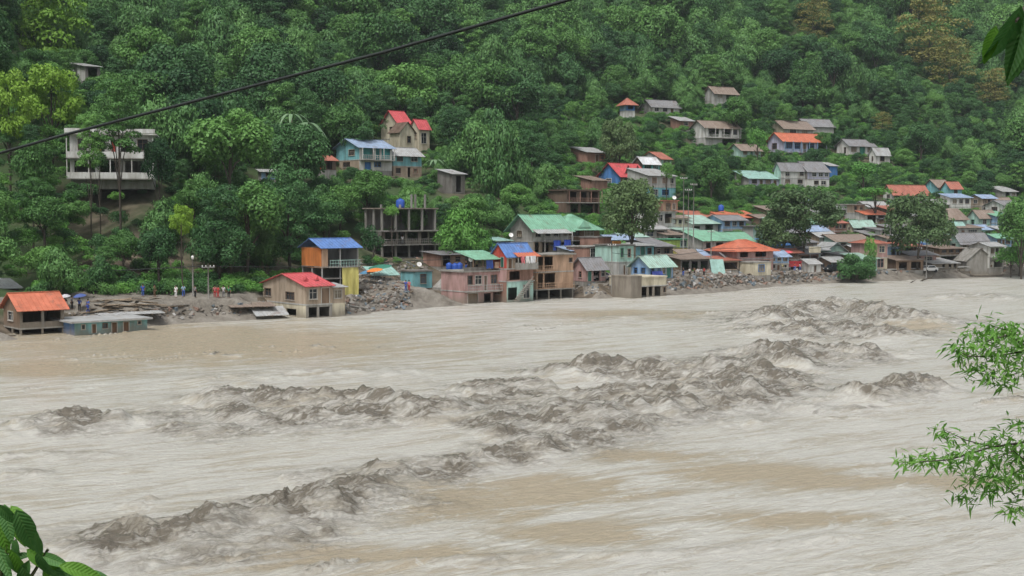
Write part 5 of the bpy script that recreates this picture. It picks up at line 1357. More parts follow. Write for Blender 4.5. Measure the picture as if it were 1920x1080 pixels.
PEOPLE = [
    (268, 556, 'blue', 'navy', 0, .3, 'person in blue at the left end of the mud bank'), (290, 557, 'olive', 'brown', 2, 1.0, 'person in olive standing left of the street lamp'),
    (330, 558, 'white', 'white', 0, -.4, 'person all in white left of the street lamp'), (344, 557, 'sky', 'navy', 1, .5, 'person in pale blue shirt just left of the street lamp'),
    (366, 558, 'grey', 'black', 0, 2.4, 'person in grey right beside the street lamp'), (403, 558, 'pink', 'red', 0, .2, 'person in pink right of the slim utility pole'),
    (409, 559, 'red', 'red', 1, -.6, 'person in red right of the slim utility pole'), (419, 558, 'white', 'grey', 2, .4, 'person in white shirt and grey trousers right of the pole'),
    (429, 559, 'green', 'black', 0, -.2, 'person in green shirt farthest right of the pole'), (122, 582, 'black', 'navy', 0, .4, 'person in black beside the orange roofed house'),
    (149, 584, 'navy', 'black', 2, .1, 'person in navy holding the blue umbrella'), (165, 586, 'navy', 'blue', 1, -.5, 'person in navy and blue right of the umbrella'),
    (135, 580, 'grey', 'black', 0, 1.5, 'person in grey between the two dark figures at left'),
    (767, 546, 'pink', 'red', 0, .3, 'person in pink and red beside the turquoise hut'), (761, 546, 'blue', 'navy', 1, -.3, 'person in blue left of the turquoise hut'),
    (1281, 518, 'black', 'navy', 0, .3, 'person in black at the left of the river front crowd'), (1293, 519, 'white', 'black', 1, .9, 'person in white shirt in the river front crowd'),
    (1302, 518, 'brown', 'black', 2, -.5, 'person in brown in the river front crowd'), (1309, 519, 'white', 'grey', 0, .1, 'person in white and grey in the river front crowd'),
    (1320, 518, 'red', 'black', 0, -.9, 'person in red at the right of the river front crowd'), (1467, 508, 'yellow', 'olive', 0, .4, 'person in yellow beside the red truck'),
    (1490, 508, 'red', 'navy', 1, -.2, 'person in red shirt before the red truck'), (1500, 509, 'white', 'navy', 2, .7, 'person in white right of the red truck'),
    (1130, 524, 'pink', 'grey', 0, .2, 'person in pink at the door of the pale pink cottage'), (1118, 525, 'green', 'black', 1, .6, 'person in green at the door of the pale pink cottage'),
]
for x, y, t_, b_, k, yw, lb in PEOPLE: person(x, y, t_, b_, k, yw, lb)
h = HOUSE['pink2']
person(0, 0, 'black', 'navy', 0, .6, 'person in black on the pink house terrace', loc(h, h['L'] * .16, 1.2, h['H'] + .23)); person(0, 0, 'olive', 'black', 1, .2, 'person in olive under the green canopy', loc(h, h['L'] * .42, 1.0, h['H'] + .23))
h = HOUSE['frame']
person(0, 0, 'white', 'grey', 0, .4, 'person in white on the lowest floor of the bare concrete building', loc(h, h['L'] * .35, -.4, h['H'] * .27 + .01))
h = HOUSE['villa']
person(0, 0, 'red', 'pink', 0, .1, 'person in red on the villa balcony', loc(h, h['L'] * .36, -.9, h['H'] * .46 + .13))
def umbrella(p, r, rgb, nm, label, tilt=.15):
    e = empty('umbrella', p); e.rotation_euler = (tilt, -.1, 0); tag(e, label, 'umbrella')
    b = MB(); n = 10
    for i in range(n):
        a, c = 6.2832 * i / n, 6.2832 * (i + 1) / n
        for r0, z0, r1, z1 in ((0, .0, r * .55, -.10), (r * .55, -.10, r, -.32)):
            b.quad((r0 * math.cos(a), r0 * math.sin(a), z0), (r1 * math.cos(a), r1 * math.sin(a), z1), (r1 * math.cos(c), r1 * math.sin(c), z1), (r0 * math.cos(c), r0 * math.sin(c), z0))
    b.build('canopy', mat('cloth_' + nm, rgb, .7, .1, 1), e, True)
    MB().tube([(0, 0, .08), (0, 0, -.95)], .015, 6).build('shaft', M_STEEL, e)
q = sight(149, 584); umbrella(q + Vector((.1, -.2, 2.2)), .8, (.07, .11, .30), 'umbrella_blue', 'blue umbrella held by the person in navy at left')
q = sight(122, 582); umbrella(q + Vector((.0, -.1, 2.0)), .7, (.5, .5, .52), 'umbrella_pale', 'pale umbrella beside the orange roofed house')
for x, y, D, r, c, nm, lb in [(702, 503, 196, 1.3, (.7, .22, .05), 'umbrella_orange', 'big orange market umbrella in the scrap heap'), (688, 507, 197, 1.2, (.10, .26, .42), 'umbrella_teal', 'blue market umbrella left of the orange one'), (712, 497, 200, 1.9, (.04, .20, .14), 'umbrella_green', 'green market umbrella behind the orange one'), (1475, 470, 262, 1.3, (.62, .10, .12), 'umbrella_red', 'red umbrella before the grey plank house')]:
    p = at(x, y, D); umbrella(p, r, c, nm, lb)
    MB().tube([tuple(p), (p.x, p.y, floor(p.x, p.y) - .3)], .03, 6).build('umbrella_pole', M_STEEL)
    tag(bpy.context.scene.objects[-1] if False else COL.objects[-1], 'steel pole under the ' + lb.split(' in ')[0].split(' left')[0].split(' behind')[0].split(' before')[0], 'pole')

# ------------------------------------------------------------------ vehicles
def car(p, yaw, rgb, nm, label, hgt=1.0, name='parked_car', cat='car', cab=False):
    e = empty(name, p, yaw); tag(e, label, cat)
    m = mat('paint_' + nm, rgb, .3, .06, .8, False, .5)
    prof = [(-2.0, .45), (-2.0, .9), (-1.75, 1.0), (-1.2, 1.05), (-.75, 1.5 * hgt), (1.0, 1.55 * hgt), (1.7, 1.05), (2.0, 1.0), (2.05, .45)] if not cab else [(-2.6, .6), (-2.6, 1.3), (-2.45, 2.3), (-1.2, 2.35), (-1.15, 1.25), (2.6, 1.25), (2.6, .7)]
    b = MB(); n = len(prof)
    for s in (-.8, .8): b.v += [(x, s * (.88 if z > 1.2 else 1), z) for x, z in prof]
    b.f = [tuple(range(n)), tuple(reversed(range(n, 2 * n)))] + [(i, n + i, n + (i + 1) % n, (i + 1) % n) for i in range(n)]
    b.build('body', m, e)
    for s in (-1, 1):
        if cab: MB().quad((-2.35, s * .72, 1.5), (-1.3, s * .72, 1.5), (-1.3, s * .715, 2.15), (-2.3, s * .715, 2.15)).build('side_window', M_GLASS, e)
        else: MB().quad((-1.0, s * .815, 1.08), (1.4, s * .815, 1.08), (.95, s * .73, 1.45 * hgt), (-.68, s * .73, 1.45 * hgt)).build('side_window', M_GLASS, e)
        for x in ((-1.3, 1.35) if not cab else (-1.7, 1.6)):
            w = MB(); w.tube([(x, s * .66, .34), (x, s * .86, .34)], .34, 14).build('wheel', M_BLACKP, e)
        MB().box(-2.04 if not cab else -2.64, -1.99 if not cab else -2.58, s * .6 - .14, s * .6 + .14, .68, .84).build('headlight', M_WHITE, e)
    MB().quad((-1.24, -.68, 1.07), (-1.24, .68, 1.07), (-.80, .62, 1.46 * hgt), (-.80, -.62, 1.46 * hgt)).build('windscreen', M_GLASS, e) if not cab else MB().quad((-2.63, -.66, 1.45), (-2.63, .66, 1.45), (-2.49, .62, 2.2), (-2.49, -.62, 2.2)).build('windscreen', M_GLASS, e)
    if cab:
        for s in (-.78, .74): MB().box(-1.1, 2.58, s, s + .04, 1.26, 1.75).build('tray_side', m, e)
q = sight(1741, 511); car(q, .5, (.75, .76, .77), 'white', 'white car parked on the edge of the river wall')
q = sight(1480, 506); car(q, .55, (.42, .04, .05), 'red', 'red pickup truck in the clutter of the river front', 1, 'pickup_truck', 'truck', True)
q = sight(1125, 527); car(q, .6, (.45, .4, .4), 'silver', 'silver car parked before the pale pink cottage')
q = sight(1562, 510); car(q, .5, (.03, .035, .04), 'black', 'black car half buried on the mud terrace')
# ------------------------------------------------------------------ wreckage and works along the bank
M_PLANK = mat('plank_weathered', (.30, .235, .165), .9, .3, 1.5); M_PLANKG = mat('plank_grey', (.26, .25, .23), .9, .3, 1.5)
M_SHEET = mat('sheet_grey', (.42, .42, .41), .5, .25, .6)
def plank_at(p, ln, w, yaw, tilt, m, label, group, name='plank'):
    b = MB(); b.box(-ln / 2, ln / 2, -w / 2, w / 2, 0, .05)
    o = b.build(name, m); o.location = p; o.rotation_euler = (random.uniform(-.15, .15), tilt, yaw); tag(o, label, 'plank', group); return o
n = 0
while n < 46:
    x = random.uniform(165, 345); y = random.uniform(562, 590) - (x - 165) * .03
    p = sight(x, y)
    plank_at(p + Vector((0, 0, .10)), random.uniform(1.4, 4.2), random.uniform(.2, .5), random.gauss(.6, .5), random.uniform(-.12, .12), random.choice((M_PLANK, M_PLANKG, M_PLANK)), 'loose plank in the wreckage on the mud bank at left', 'planks washed up on the left bank'); n += 1
for n in range(34):
    x = random.uniform(1255, 1500); p = sight(x, random.uniform(515, 530) - (x - 1255) * .02)
    plank_at(p + Vector((0, 0, .10)), random.uniform(1.2, 3.6), random.uniform(.2, .45), random.gauss(.6, .8), random.uniform(-.3, .3), random.choice((M_PLANK, M_PLANKG)), 'loose plank in the rubble of the village river front', 'planks in the village rubble')
# rubble nobody could count
def rubble(name, spots, label, seed):
    rng = random.Random(seed); V, Fc = [], []
    for x0, x1, ya, yb, cnt, smin, smax in spots:
        for _ in range(cnt):
            x = rng.uniform(x0, x1); f = (x - x0) / (x1 - x0); y = rng.uniform(ya[0] + (ya[1] - ya[0]) * f, yb[0] + (yb[1] - yb[0]) * f)
            p = sight(x, y); s = rng.uniform(smin, smax)
            R = Matrix.Rotation(rng.uniform(0, 6.28), 3, 'Z') @ Matrix.Rotation(rng.uniform(-.6, .6), 3, 'X') @ Matrix.Rotation(rng.uniform(-.6, .6), 3, 'Y')
            dx, dy, dz = s * rng.uniform(.6, 1.6), s * rng.uniform(.5, 1), s * rng.uniform(.2, .8); k = len(V)
            for cx, cy, cz in ((-1, -1, -1), (1, -1, -1), (1, 1, -1), (-1, 1, -1), (-1, -1, 1), (1, -1, 1), (1, 1, 1), (-1, 1, 1)):
                V.append(tuple(p + R @ Vector((cx * dx * rng.uniform(.35, .55), cy * dy * rng.uniform(.35, .55), cz * dz * rng.uniform(.35, .55)))))
            Fc += [tuple(k + i for i in q) for q in ((0, 3, 2, 1), (4, 5, 6, 7), (0, 1, 5, 4), (1, 2, 6, 5), (2, 3, 7, 6), (3, 0, 4, 7))]
    me = bpy.data.meshes.new(name); me.from_pydata(V, [], Fc); me.update()
    m = bpy.data.materials.new(name + '_mix'); m.use_nodes = True; nt = m.node_tree
    g = nt.nodes.new('ShaderNodeNewGeometry'); cr = nt.nodes.new('ShaderNodeValToRGB'); e = cr.color_ramp.elements
    cr.color_ramp.interpolation = 'CONSTANT'
    cols = [(.17, .15, .125), (.22, .20, .175), (.11, .095, .08), (.25, .165, .125), (.27, .25, .225), (.16, .125, .09), (.13, .16, .18), (.34, .33, .31)]
    e[0].color = (*cols[0], 1); e[1].position = .25; e[1].color = (*cols[1], 1)
    for i, c in enumerate(cols[2:]): q = e.new(.42 + i * .1); q.color = (*c, 1)
    nt.links.new(g.outputs['Random Per Island'], cr.inputs['Fac']); nt.links.new(cr.outputs[0], nt.nodes['Principled BSDF'].inputs['Base Color']); nt.nodes['Principled BSDF'].inputs['Roughness'].default_value = .9
    o = link(name, me, m); tag(o, label, 'rubble', kind='stuff')
rubble('bank_rubble', [(130, 500, (588, 566), (606, 590), 170, .2, .7), (640, 770, (545, 535), (590, 575), 300, .2, .8), (670, 800, (486, 480), (545, 530), 380, .2, .7)], 'broken masonry and scrap strewn over the left mud bank', 5)
rubble('village_rubble', [(1060, 1260, (535, 512), (556, 540), 160, .2, .7), (1250, 1510, (506, 500), (545, 528), 900, .2, .95), (1270, 1480, (480, 478), (512, 505), 500, .25, 1.0), (1505, 1640, (495, 500), (528, 522), 380, .25, .9), (1640, 1900, (480, 490), (512, 508), 300, .25, .9)], 'heap of broken walls and scrap along the village river front', 6)
# collapsed roofs
def sheet(x, y, w, d, yaw, pitch, c, label, D=None, roll=0.0, name='collapsed_roof', lift=.7):
    p = at(x, y, D) if D else sight(x, y)
    e = empty(name, p + Vector((0, 0, lift)), yaw); e.rotation_euler = (pitch, roll, yaw); tag(e, label, 'roof')
    roof_slope(e, (-w / 2, -d / 2, 0), (w / 2, -d / 2, 0), (w / 2, d / 2, 0), (-w / 2, d / 2, 0), pm(c), name='roof_sheet')
    for u in (-.3, 0, .3): MB().bar((w * u, -d / 2, -.08), (w * u, d / 2, -.08), .1).build('rafter', M_PLANK, e)
sheet(1388, 508, 7.5, 6, .7, .55, 'r_grey', 'collapsed grey roof slumped before the orange shop', roll=.12, lift=1.6)
sheet(1340, 500, 7, 4, .3, .5, 'r_lblue', 'collapsed blue sheet roof in the river front clutter', roll=.18, lift=1.9)
sheet(1360, 492, 6, 4, .9, .4, 'r_grey', 'bent dark roof behind the collapsed blue sheet', roll=-.15, lift=2.2)
sheet(1345, 512, 2.6, 3, .2, 1.1, 'r_teal', 'turquoise panel leaning in the rubble', lift=1.2)
sheet(1290, 500, 5, 4, .5, .35, 'r_brown', 'rusty lean-to roof above the river front crowd', lift=2.6)
sheet(715, 520, 5, 3.5, .6, .4, 'r_teal', 'green sheet roof lying in the scrap heap', lift=1.0)
sheet(505, 588, 4.5, 3, .5, .35, 'r_lgrey', 'grey slab tilted into the river left of the red roofed brick house', lift=.3)
sheet(470, 575, 6, 4, .4, .08, 'r_brown', 'flat broken slab on the mud bank left of the red roofed brick house', lift=.25)
sheet(240, 590, 8, 4, .6, .06, 'r_lgrey', 'pale broken floor slab behind the sunken blue house', lift=.25)
# bamboo pole, logs, snag
def log(pts, r, m, name, label, cat):
    o = MB().tube(pts, r, 7).build(name, m, None, True); tag(o, label, cat)
log([at(690, 566, 184), at(716, 553, 189), at(746, 546, 195)], [.16, .13, .07], pm('cream'), 'bamboo_pole', 'pale bamboo pole slanting across the bank', 'pole')
log([sight(655, 578) + Vector((0, 0, .3)), sight(690, 585) + Vector((0, 0, .5))], [.2, .12], M_PLANKG, 'log', 'grey log at the foot of the red roofed brick house', 'log')
log([sight(735, 575) + Vector((0, 0, .4)), at(742, 560, 190), at(752, 556, 191)], [.22, .16, .06], M_PLANKG, 'tree_stump', 'dead crooked trunk on the mud below the turquoise hut', 'trunk')
X, Y = on_water(1738, 529); log([(X - 2, Y, -.3), (X - .5, Y + .4, .5), (X + .9, Y, .9), (X + 1.6, Y + .3, 1.5)], [.2, .16, .1, .03], M_BARK, 'driftwood', 'dark snag sticking out of the river at right', 'driftwood')
X, Y = on_water(1712, 531); log([(X - .8, Y, -.2), (X, Y, .4), (X + .5, Y, .6)], [.14, .1, .03], M_BARK, 'driftwood', 'smaller dark stick in the river left of the snag', 'driftwood')
# sloping stone wall by the turquoise hut
p = at(832, 541, 204); e = empty('stone_ramp_wall', p, .7); tag(e, 'sloping grey stone wall between the turquoise hut and pink house', 'wall')
b = MB(); w = 3.4; hh = 2.7
b.quad((0, 0, -2), (w, 0, -2), (w, 0, hh), (0, 0, .1)); b.quad((0, 0, .1), (w, 0, hh), (w, 3, hh), (0, 3, .1)); b.quad((0, 0, -2), (0, 0, .1), (0, 3, .1), (0, 3, -2)); b.quad((w, 0, -2), (w, 3, -2), (w, 3, hh), (w, 0, hh)); b.build('wall', pm('conc'), e)
MB().bar((-.1, -.05, .15), (w + .1, -.05, hh + .12), .3, .14).build('coping', pm('dconc'), e)
# retaining wall and deck at right, stone by stone courses
pts = [on_water(x, y) for x, y in ((1642, 526), (1700, 523), (1760, 521), (1815, 519))]
e = empty('retaining_wall', (pts[0][0], pts[0][1], 0)); tag(e, 'long grey stone retaining wall along the water at right', 'wall')
O = Vector((pts[0][0], pts[0][1], 0)); stone_me = None; ms = [pm('conc'), pm('mudw'), pm('greyp'), pm('dconc')]
sm_ = MB().box(-.5, .5, -.35, .35, -.5, .5).mesh('stone')
sm_.materials.append(ms[0])
for (ax, ay), (bx_, by_) in zip(pts[:-1], pts[1:]):
    A, B = Vector((ax, ay, 0)), Vector((bx_, by_, 0)); Ln = (B - A).length; dr = (B - A) / Ln; yw = math.atan2(dr.y, dr.x); nn = max(1, int(Ln / 1.7))
    wl_ = MB().bar(A - O + Vector((-dr.y, dr.x, 0)) * .45 + Vector((0, 0, .3)), B - O + Vector((-dr.y, dr.x, 0)) * .45 + Vector((0, 0, .3)), .8, 3.6); wl_.build('core', pm('mudw'), e)
    for c in range(4):
        for i in range(nn):
            o = bpy.data.objects.new('stone', sm_); COL.objects.link(o); o.parent = e
            q = A.lerp(B, (i + .5 + (.25 if c % 2 else -.05)) / nn) - O; o.location = (q.x, q.y, -.1 + c * .56); o.rotation_euler = (0, 0, yw); o.scale = (Ln / nn * .96, random.uniform(.9, 1.25), .53)
            o.material_slots[0].link = 'OBJECT'; o.material_slots[0].material = random.choice(ms)
    MB().bar(A - O + Vector((0, 0, 2.2)) + Vector((-dr.y, dr.x, 0)) * .2, B - O + Vector((0, 0, 2.2)) + Vector((-dr.y, dr.x, 0)) * .2, 1.1, .18).build('coping', pm('greyp'), e)
A = at(1826, 515, 281); e = empty('concrete_deck', A, .28); tag(e, 'concrete deck on piles over the water at the right edge', 'deck')
MB().box(0, 30, -.2, 5, -.3, 0).build('slab', pm('mudw'), e)
for i in range(7): MB().box(i * 4.5 + .2, i * 4.5 + .6, .1, .5, -4, -.31).build('pile', pm('dconc'), e)
b = MB(); b.box(0, 30, 2.0, 2.2, .005, .9); b.build('parapet', pm('tan'), e)
# yellow board
p = at(1517, 474, 262); e = empty('notice_board', p, .35); tag(e, 'plain yellow board standing before the grey plank house', 'board')
MB().box(0, 2.8, 0, .08, 0, 1.25).build('panel', pm('cream'), e)
for u in (.3, 2.4): MB().box(u, u + .1, .09, .19, -2.5, 1.1).build('post', M_STEEL, e)
# ------------------------------------------------------------------ the forest on the hillside
# KEEP: rectangles in front of which no crown may stand (sight lines to the houses): x0,y0,x1,y1,distance
def blocked(x0, y0, x1, y1, D):
    for a, b, c, d, e in KEEP:
        if D < e + 3 and x1 > a and x0 < c and y1 > b and y0 < d: return True
    return False
def open_ground(x, y, X, Y, t):
    """village terraces, the road and the landslip: no wild trees"""
    lim = np.interp(x, [0, 545, 560, 700, 830, 960, 1000, 1130, 1290, 1300, 1420, 1600, 1700, 1800, 1920], [575, 560, 480, 440, 470, 430, 395, 345, 395, 392, 392, 380, 372, 380, 400])
    return y > lim
SLIP = [(150, 325, 320, 455)]
cand = []
gx = np.arange(-230, 300, 6.2); gy = np.arange(120, 626, 6.2)
for Y0 in gy:
    for X0 in gx:
        X = X0 + random.uniform(-2.4, 2.4); Y = Y0 + random.uniform(-2.4, 2.4)
        if abs(X / Y) > 0.46: continue
        cand.append((X, Y))
C = np.array(cand); CT_, CG = bank_t(C[:, 0], C[:, 1]), ground(C[:, 0], C[:, 1])
picked = []
for (X, Y), t, z in zip(cand, CT_, CG):
    if t < 13 or z > 240: continue
    bx_, by_ = to_px(X, Y, z)
    if by_ < -60: continue
    if open_ground(bx_, by_, X, Y, t): continue
    if any(a < bx_ < c and b < by_ < d for a, b, c, d in SLIP): continue
    nv = float(pn(X * 0.03, Y * 0.03, 131)); q = random.random()
    village = 1000 < bx_ < 1900 and by_ > 215
    if village: kind = 'round' if q < .38 else 'bush' if q < .7 else 'bamboo' if q < .86 else 'tall'
    elif nv > -0.04: kind = 'bamboo' if q < .7 else 'round' if q < .9 else 'tall'
    else: kind = 'round' if q < .55 else 'tall' if q < .75 else 'bamboo'
    big = random.random() < .28
    r = {'round': random.uniform(5.2, 8.8) if big else random.uniform(3.0, 4.8), 'bamboo': random.uniform(5.6, 8.6) if big else random.uniform(3.8, 5.4), 'tall': random.uniform(2.9, 4.4), 'bush': random.uniform(1.8, 3.2)}[kind]
    if village: r *= 0.66
    if by_ < 150 and not village: r *= 1.2
    ok = False
    for sc in (1.0, 0.7, 0.48):
        rr = r * sc
        top = z + rr * {'round': 2.2, 'bamboo': 2.0, 'tall': 3.3, 'bush': 1.3}[kind]
        x0, yt = to_px(X - rr, Y, top); x1, yb = to_px(X + rr, Y, z)
        if not blocked(x0, yt, x1, yb, Y): ok = True; break
    if not ok or x1 < -40 or x0 > 1960 or yb < -20: continue
    picked.append((kind, X, Y, z, rr, x0, yt, x1, yb))
# the trees that show largest stand as trees of their own, the far-off wood behind them reads as one mass
picked.sort(key=lambda p: -(p[4] / p[2]))
vis = [p for p in picked if p[7] > 5 and p[5] < 1915 and p[8] > 30 and p[6] < 560]
IND = {}
solo = set()
for p in vis:
    k = 'bush' if p[0] == 'bush' else 'bamboo' if p[0] == 'bamboo' else 'tree'
    if IND.get(k, 0) < {'bush': 70, 'bamboo': 130, 'tree': 150}[k]:
        IND[k] = IND.get(k, 0) + 1; solo.add(id(p))
SHORT = []
for lb_, lx_, ly_ in LAND:
    q_ = lb_
    for w_ in (' with ', ' at the ', ' on the ', ' beside ', ' among ', ' above ', ' behind ', ' below ', ' alone ', ' near ', ' half ', ' in the ', ' right of', ' left of', ' standing ', ' of two ', ' under ', ' hidden ', ' overhanging ', ' facing ', ' by the ', ' peeping ', ' before ', ' high ', ' highest ', ' second ', ' to its ', ' joined ', ' sunk '):
        i_ = q_.find(w_)
        if i_ > 0: q_ = q_[:i_]
    SHORT.append((q_, lx_, ly_))
SHORT += [('top left corner of the view', 40, 10), ('top edge left of the middle', 520, 0), ('top edge at the middle', 960, 0), ('top edge right of the middle', 1320, 0), ('overhanging bough', 1890, 60), ('slim utility pole', 391, 520), ('street lamp', 362, 500), ('big banana plant', 572, 200), ('black cable', 480, 160), ('golden flowering tree', 1526, 40), ('large golden green tree', 1742, 60), ('landslip', 250, 390)]
def where(x, y, n):
    """which thing of the place this plant stands next to, n-th nearest"""
    s_, lx_, ly_ = sorted(SHORT, key=lambda q: (q[1] - x) ** 2 + ((q[2] - y) * 1.3) ** 2)[n]
    dx, dy = x - lx_, y - ly_; d = math.hypot(dx, dy)
    far = 'close ' if d < 60 else '' if d < 170 else 'well '
    if abs(dx) > 2.2 * abs(dy): w_ = 'left of' if dx < 0 else 'right of'
    elif abs(dy) > 2.2 * abs(dx): w_ = 'above' if dy < 0 else 'below'
    else: w_ = ('above left of' if dx < 0 else 'above right of') if dy < 0 else ('below left of' if dx < 0 else 'below right of')
    if far == 'close ' and w_ in ('left of', 'right of'): w_ = 'beside, ' + w_; far = ''
    return '%s%s the %s' % (far, w_, s_)
USED = {}
def plant_label(adj, x, y):
    for n_ in range(6):
        lb_ = '%s %s' % (adj, where(x, y, n_))
        if lb_ not in USED and len(lb_.split()) <= 16: USED[lb_] = 1; return lb_
    return '%s %s' % (adj, where(x, y, 0))
mass = []
SRC = CR['round'] + CR['tall'] + CR['bamboo'] + CR['bush']
OFF = {'round': 0, 'tall': len(CR['round']), 'bamboo': len(CR['round']) + len(CR['tall']), 'bush': len(CR['round']) + len(CR['tall']) + len(CR['bamboo'])}
ADJ = {'round': 'rounded broadleaf tree', 'tall': 'tall narrow tree', 'bamboo': 'feathery bamboo clump', 'bush': 'low green bush'}
for p in picked:
    kind, X, Y, z, r, x0, yt, x1, yb = p
    i = random.randrange(12)
    if id(p) in solo:
        size = 'large ' if r > 5 else 'small ' if r < 2.6 else ''
        tree(kind, i, X, Y, r, random.uniform(.85, 1.2), plant_label(size + ADJ[kind], (x0 + x1) / 2, (yt + yb) / 2), {'bamboo': 'bamboo', 'bush': 'bush'}.get(kind, 'tree'), {'bamboo': 'bamboo on the hillside', 'bush': 'bushes on the hillside'}.get(kind, 'forest trees on the hillside'), z=z, lift=random.uniform(1.15, 1.7))
    else:
        cz = r * {'bamboo': 1.0, 'bush': 0.45, 'tall': 1.9}.get(kind, random.uniform(1.15, 1.7))
        mass.append((X, Y, z + cz, random.uniform(0, 6.28), r, r * random.uniform(.85, 1.2), OFF[kind] + i % len(CR[kind])))
scatter('distant_woodland', mass, SRC, 'unbroken green woodland covering the upper hillside', 'woodland')
print('TREES', len(picked), len(solo), len(mass))

# undergrowth that hides the soil between the trees
ug = []
n = 0
UX = RNG.uniform(-215, 310, 60000); UY = RNG.uniform(118, 520, 60000)
k = np.abs(UX / UY) < 0.47
UX, UY = UX[k], UY[k]; UT = bank_t(UX, UY); UZ = ground(UX, UY)
for X, Y, t, z in zip(UX, UY, UT, UZ):
    if t < 8.5 or z > 120: continue
    x, y = to_px(X, Y, z)
    if not (-30 < x < 1950 and -20 < y < 600): continue
    if any(a < x < c and b < y < d for a, b, c, d in SLIP) and random.random() < .8: continue
    lim = np.interp(x, [0, 130, 500, 545, 570, 1000, 1200, 1290, 1900], [560, 556, 548, 540, 515, 470, 455, 455, 450])
    if y > lim and not (x > 1000 and y < 512 and t > 7 and random.random() < .3): continue
    if 340 < x < 1020 and y < 520 and random.random() < .6: continue
    r = random.uniform(0.8, 1.9)
    x0, yt = to_px(X - r, Y, z + r * 1.1); x1, yb = to_px(X + r, Y, z)
    if blocked(x0, yt, x1, yb, Y): 
        r *= .4
        x0, yt = to_px(X - r, Y, z + r * 1.1); x1, yb = to_px(X + r, Y, z)
        if blocked(x0, yt, x1, yb, Y): continue
    ug.append((X, Y, z + r * .35, random.uniform(0, 6.28), r, r * random.uniform(.7, 1.1), random.randrange(len(CR['bush']))))
scatter('undergrowth', ug, CR['bush'], 'low green undergrowth between the hillside trees', 'undergrowth')
print('UNDER', len(ug))
# ------------------------------------------------------------------ damp air of the valley
hm = bpy.data.materials.new('valley_haze'); hm.use_nodes = True
hn = hm.node_tree.nodes; hn.remove(hn['Principled BSDF'])
pv = hn.new('ShaderNodeVolumePrincipled')
pv.inputs['Color'].default_value = (0.80, 0.88, 0.95, 1)
pv.inputs['Density'].default_value = 0.00009
pv.inputs['Anisotropy'].default_value = 0.0
hm.node_tree.links.new(pv.outputs[0], hn['Material Output'].inputs['Volume'])
zt = float(Zg.max()) + 40
hz = MB().box(-420, 620, -90, 680, -6, zt).build('haze', hm)
tag(hz, 'thin bluish haze filling the valley air', 'haze', kind='stuff')
# ------------------------------------------------------------------ plants beside the camera
def leaf_mesh(ln=1.0, wd=.32, fold=.22, curl=.25, wav=0.0, n=8):
    mb = MB(); prev = None
    for i in range(n + 1):
        f = i / n; w = wd * (math.sin(math.pi * f ** .8) ** .85 if 0 < f < 1 else 0.0) + .004
        y = ln * f; z = -curl * f * f * ln; w_ = w * (1 + wav * math.sin(f * 26))
        cur = ((-w_, y, z + w * fold), (-w_ * .5, y, z + w * fold * .42), (0, y, z), (w_ * .5, y, z + w * fold * .42), (w_, y, z + w * fold))
        if prev:
            for j in range(4): mb.quad(prev[j], prev[j + 1], cur[j + 1], cur[j])
        prev = cur
    return mb.mesh('leaf', True)
def orient(o, p, d, up):
    d = Vector(d).normalized(); x = d.cross(Vector(up)).normalized(); z = x.cross(d)
    o.matrix_world = Matrix(((x.x, d.x, z.x, p[0]), (x.y, d.y, z.y, p[1]), (x.z, d.z, z.z, p[2]), (0, 0, 0, 1)))
N_FRESH = leafmat('leaf_near_fresh', (.10, .26, .03), (.17, .36, .05), .35, .35)
N_DARK = leafmat('leaf_near_dark', (.05, .15, .04), (.11, .25, .07), .25, .3)
N_FINE = leafmat('leaf_near_fine', (.12, .30, .05), (.25, .47, .10), .45, .55)
def veins(m):
    n, l = m.node_tree.nodes, m.node_tree.links; b = n['Principled BSDF']
    src = b.inputs['Base Color'].links[0].from_socket
    tc = n.new('ShaderNodeTexCoord'); sx = n.new('ShaderNodeSeparateXYZ'); l.new(tc.outputs['Object'], sx.inputs[0])
    def mt(op, a, b_=None):
        q = n.new('ShaderNodeMath'); q.operation = op
        for i, v in enumerate((a, b_)):
            if v is None: continue
            if isinstance(v, (int, float)): q.inputs[i].default_value = v
            else: l.new(v, q.inputs[i])
        return q.outputs[0]
    ax = mt('ABSOLUTE', sx.outputs['X'])
    s_ = mt('SINE', mt('MULTIPLY', mt('SUBTRACT', sx.outputs['Y'], mt('MULTIPLY', ax, 0.9)), 75.0))
    rib = mt('LESS_THAN', ax, 0.012)
    v_ = mt('MAXIMUM', mt('GREATER_THAN', s_, 0.96), rib)
    nz = n.new('ShaderNodeTexNoise'); nz.inputs['Scale'].default_value = 7.0; nz.inputs['Detail'].default_value = 6; l.new(tc.outputs['Object'], nz.inputs['Vector'])
    q1 = n.new('ShaderNodeMix'); q1.data_type = 'RGBA'; q1.inputs[7].default_value = (.20, .32, .08, 1); l.new(mt('MULTIPLY', v_, .22), q1.inputs[0]); l.new(src, q1.inputs[6])
    rg = n.new('ShaderNodeMapRange'); rg.inputs['From Min'].default_value = .60; rg.inputs['From Max'].default_value = .70; rg.inputs['To Max'].default_value = .8; l.new(nz.outputs['Fac'], rg.inputs['Value'])
    q2 = n.new('ShaderNodeMix'); q2.data_type = 'RGBA'; q2.inputs[7].default_value = (.13, .11, .04, 1); l.new(rg.outputs[0], q2.inputs[0]); l.new(q1.outputs[2], q2.inputs[6])
    l.new(q2.outputs[2], b.inputs['Base Color'])
    bp = n.new('ShaderNodeBump'); bp.inputs['Strength'].default_value = .22; bp.inputs['Distance'].default_value = .01; l.new(mt('ADD', s_, nz.outputs['Fac']), bp.inputs['Height']); l.new(bp.outputs[0], b.inputs['Normal'])
    b.inputs['Roughness'].default_value = .45
veins(N_FRESH); veins(N_DARK)
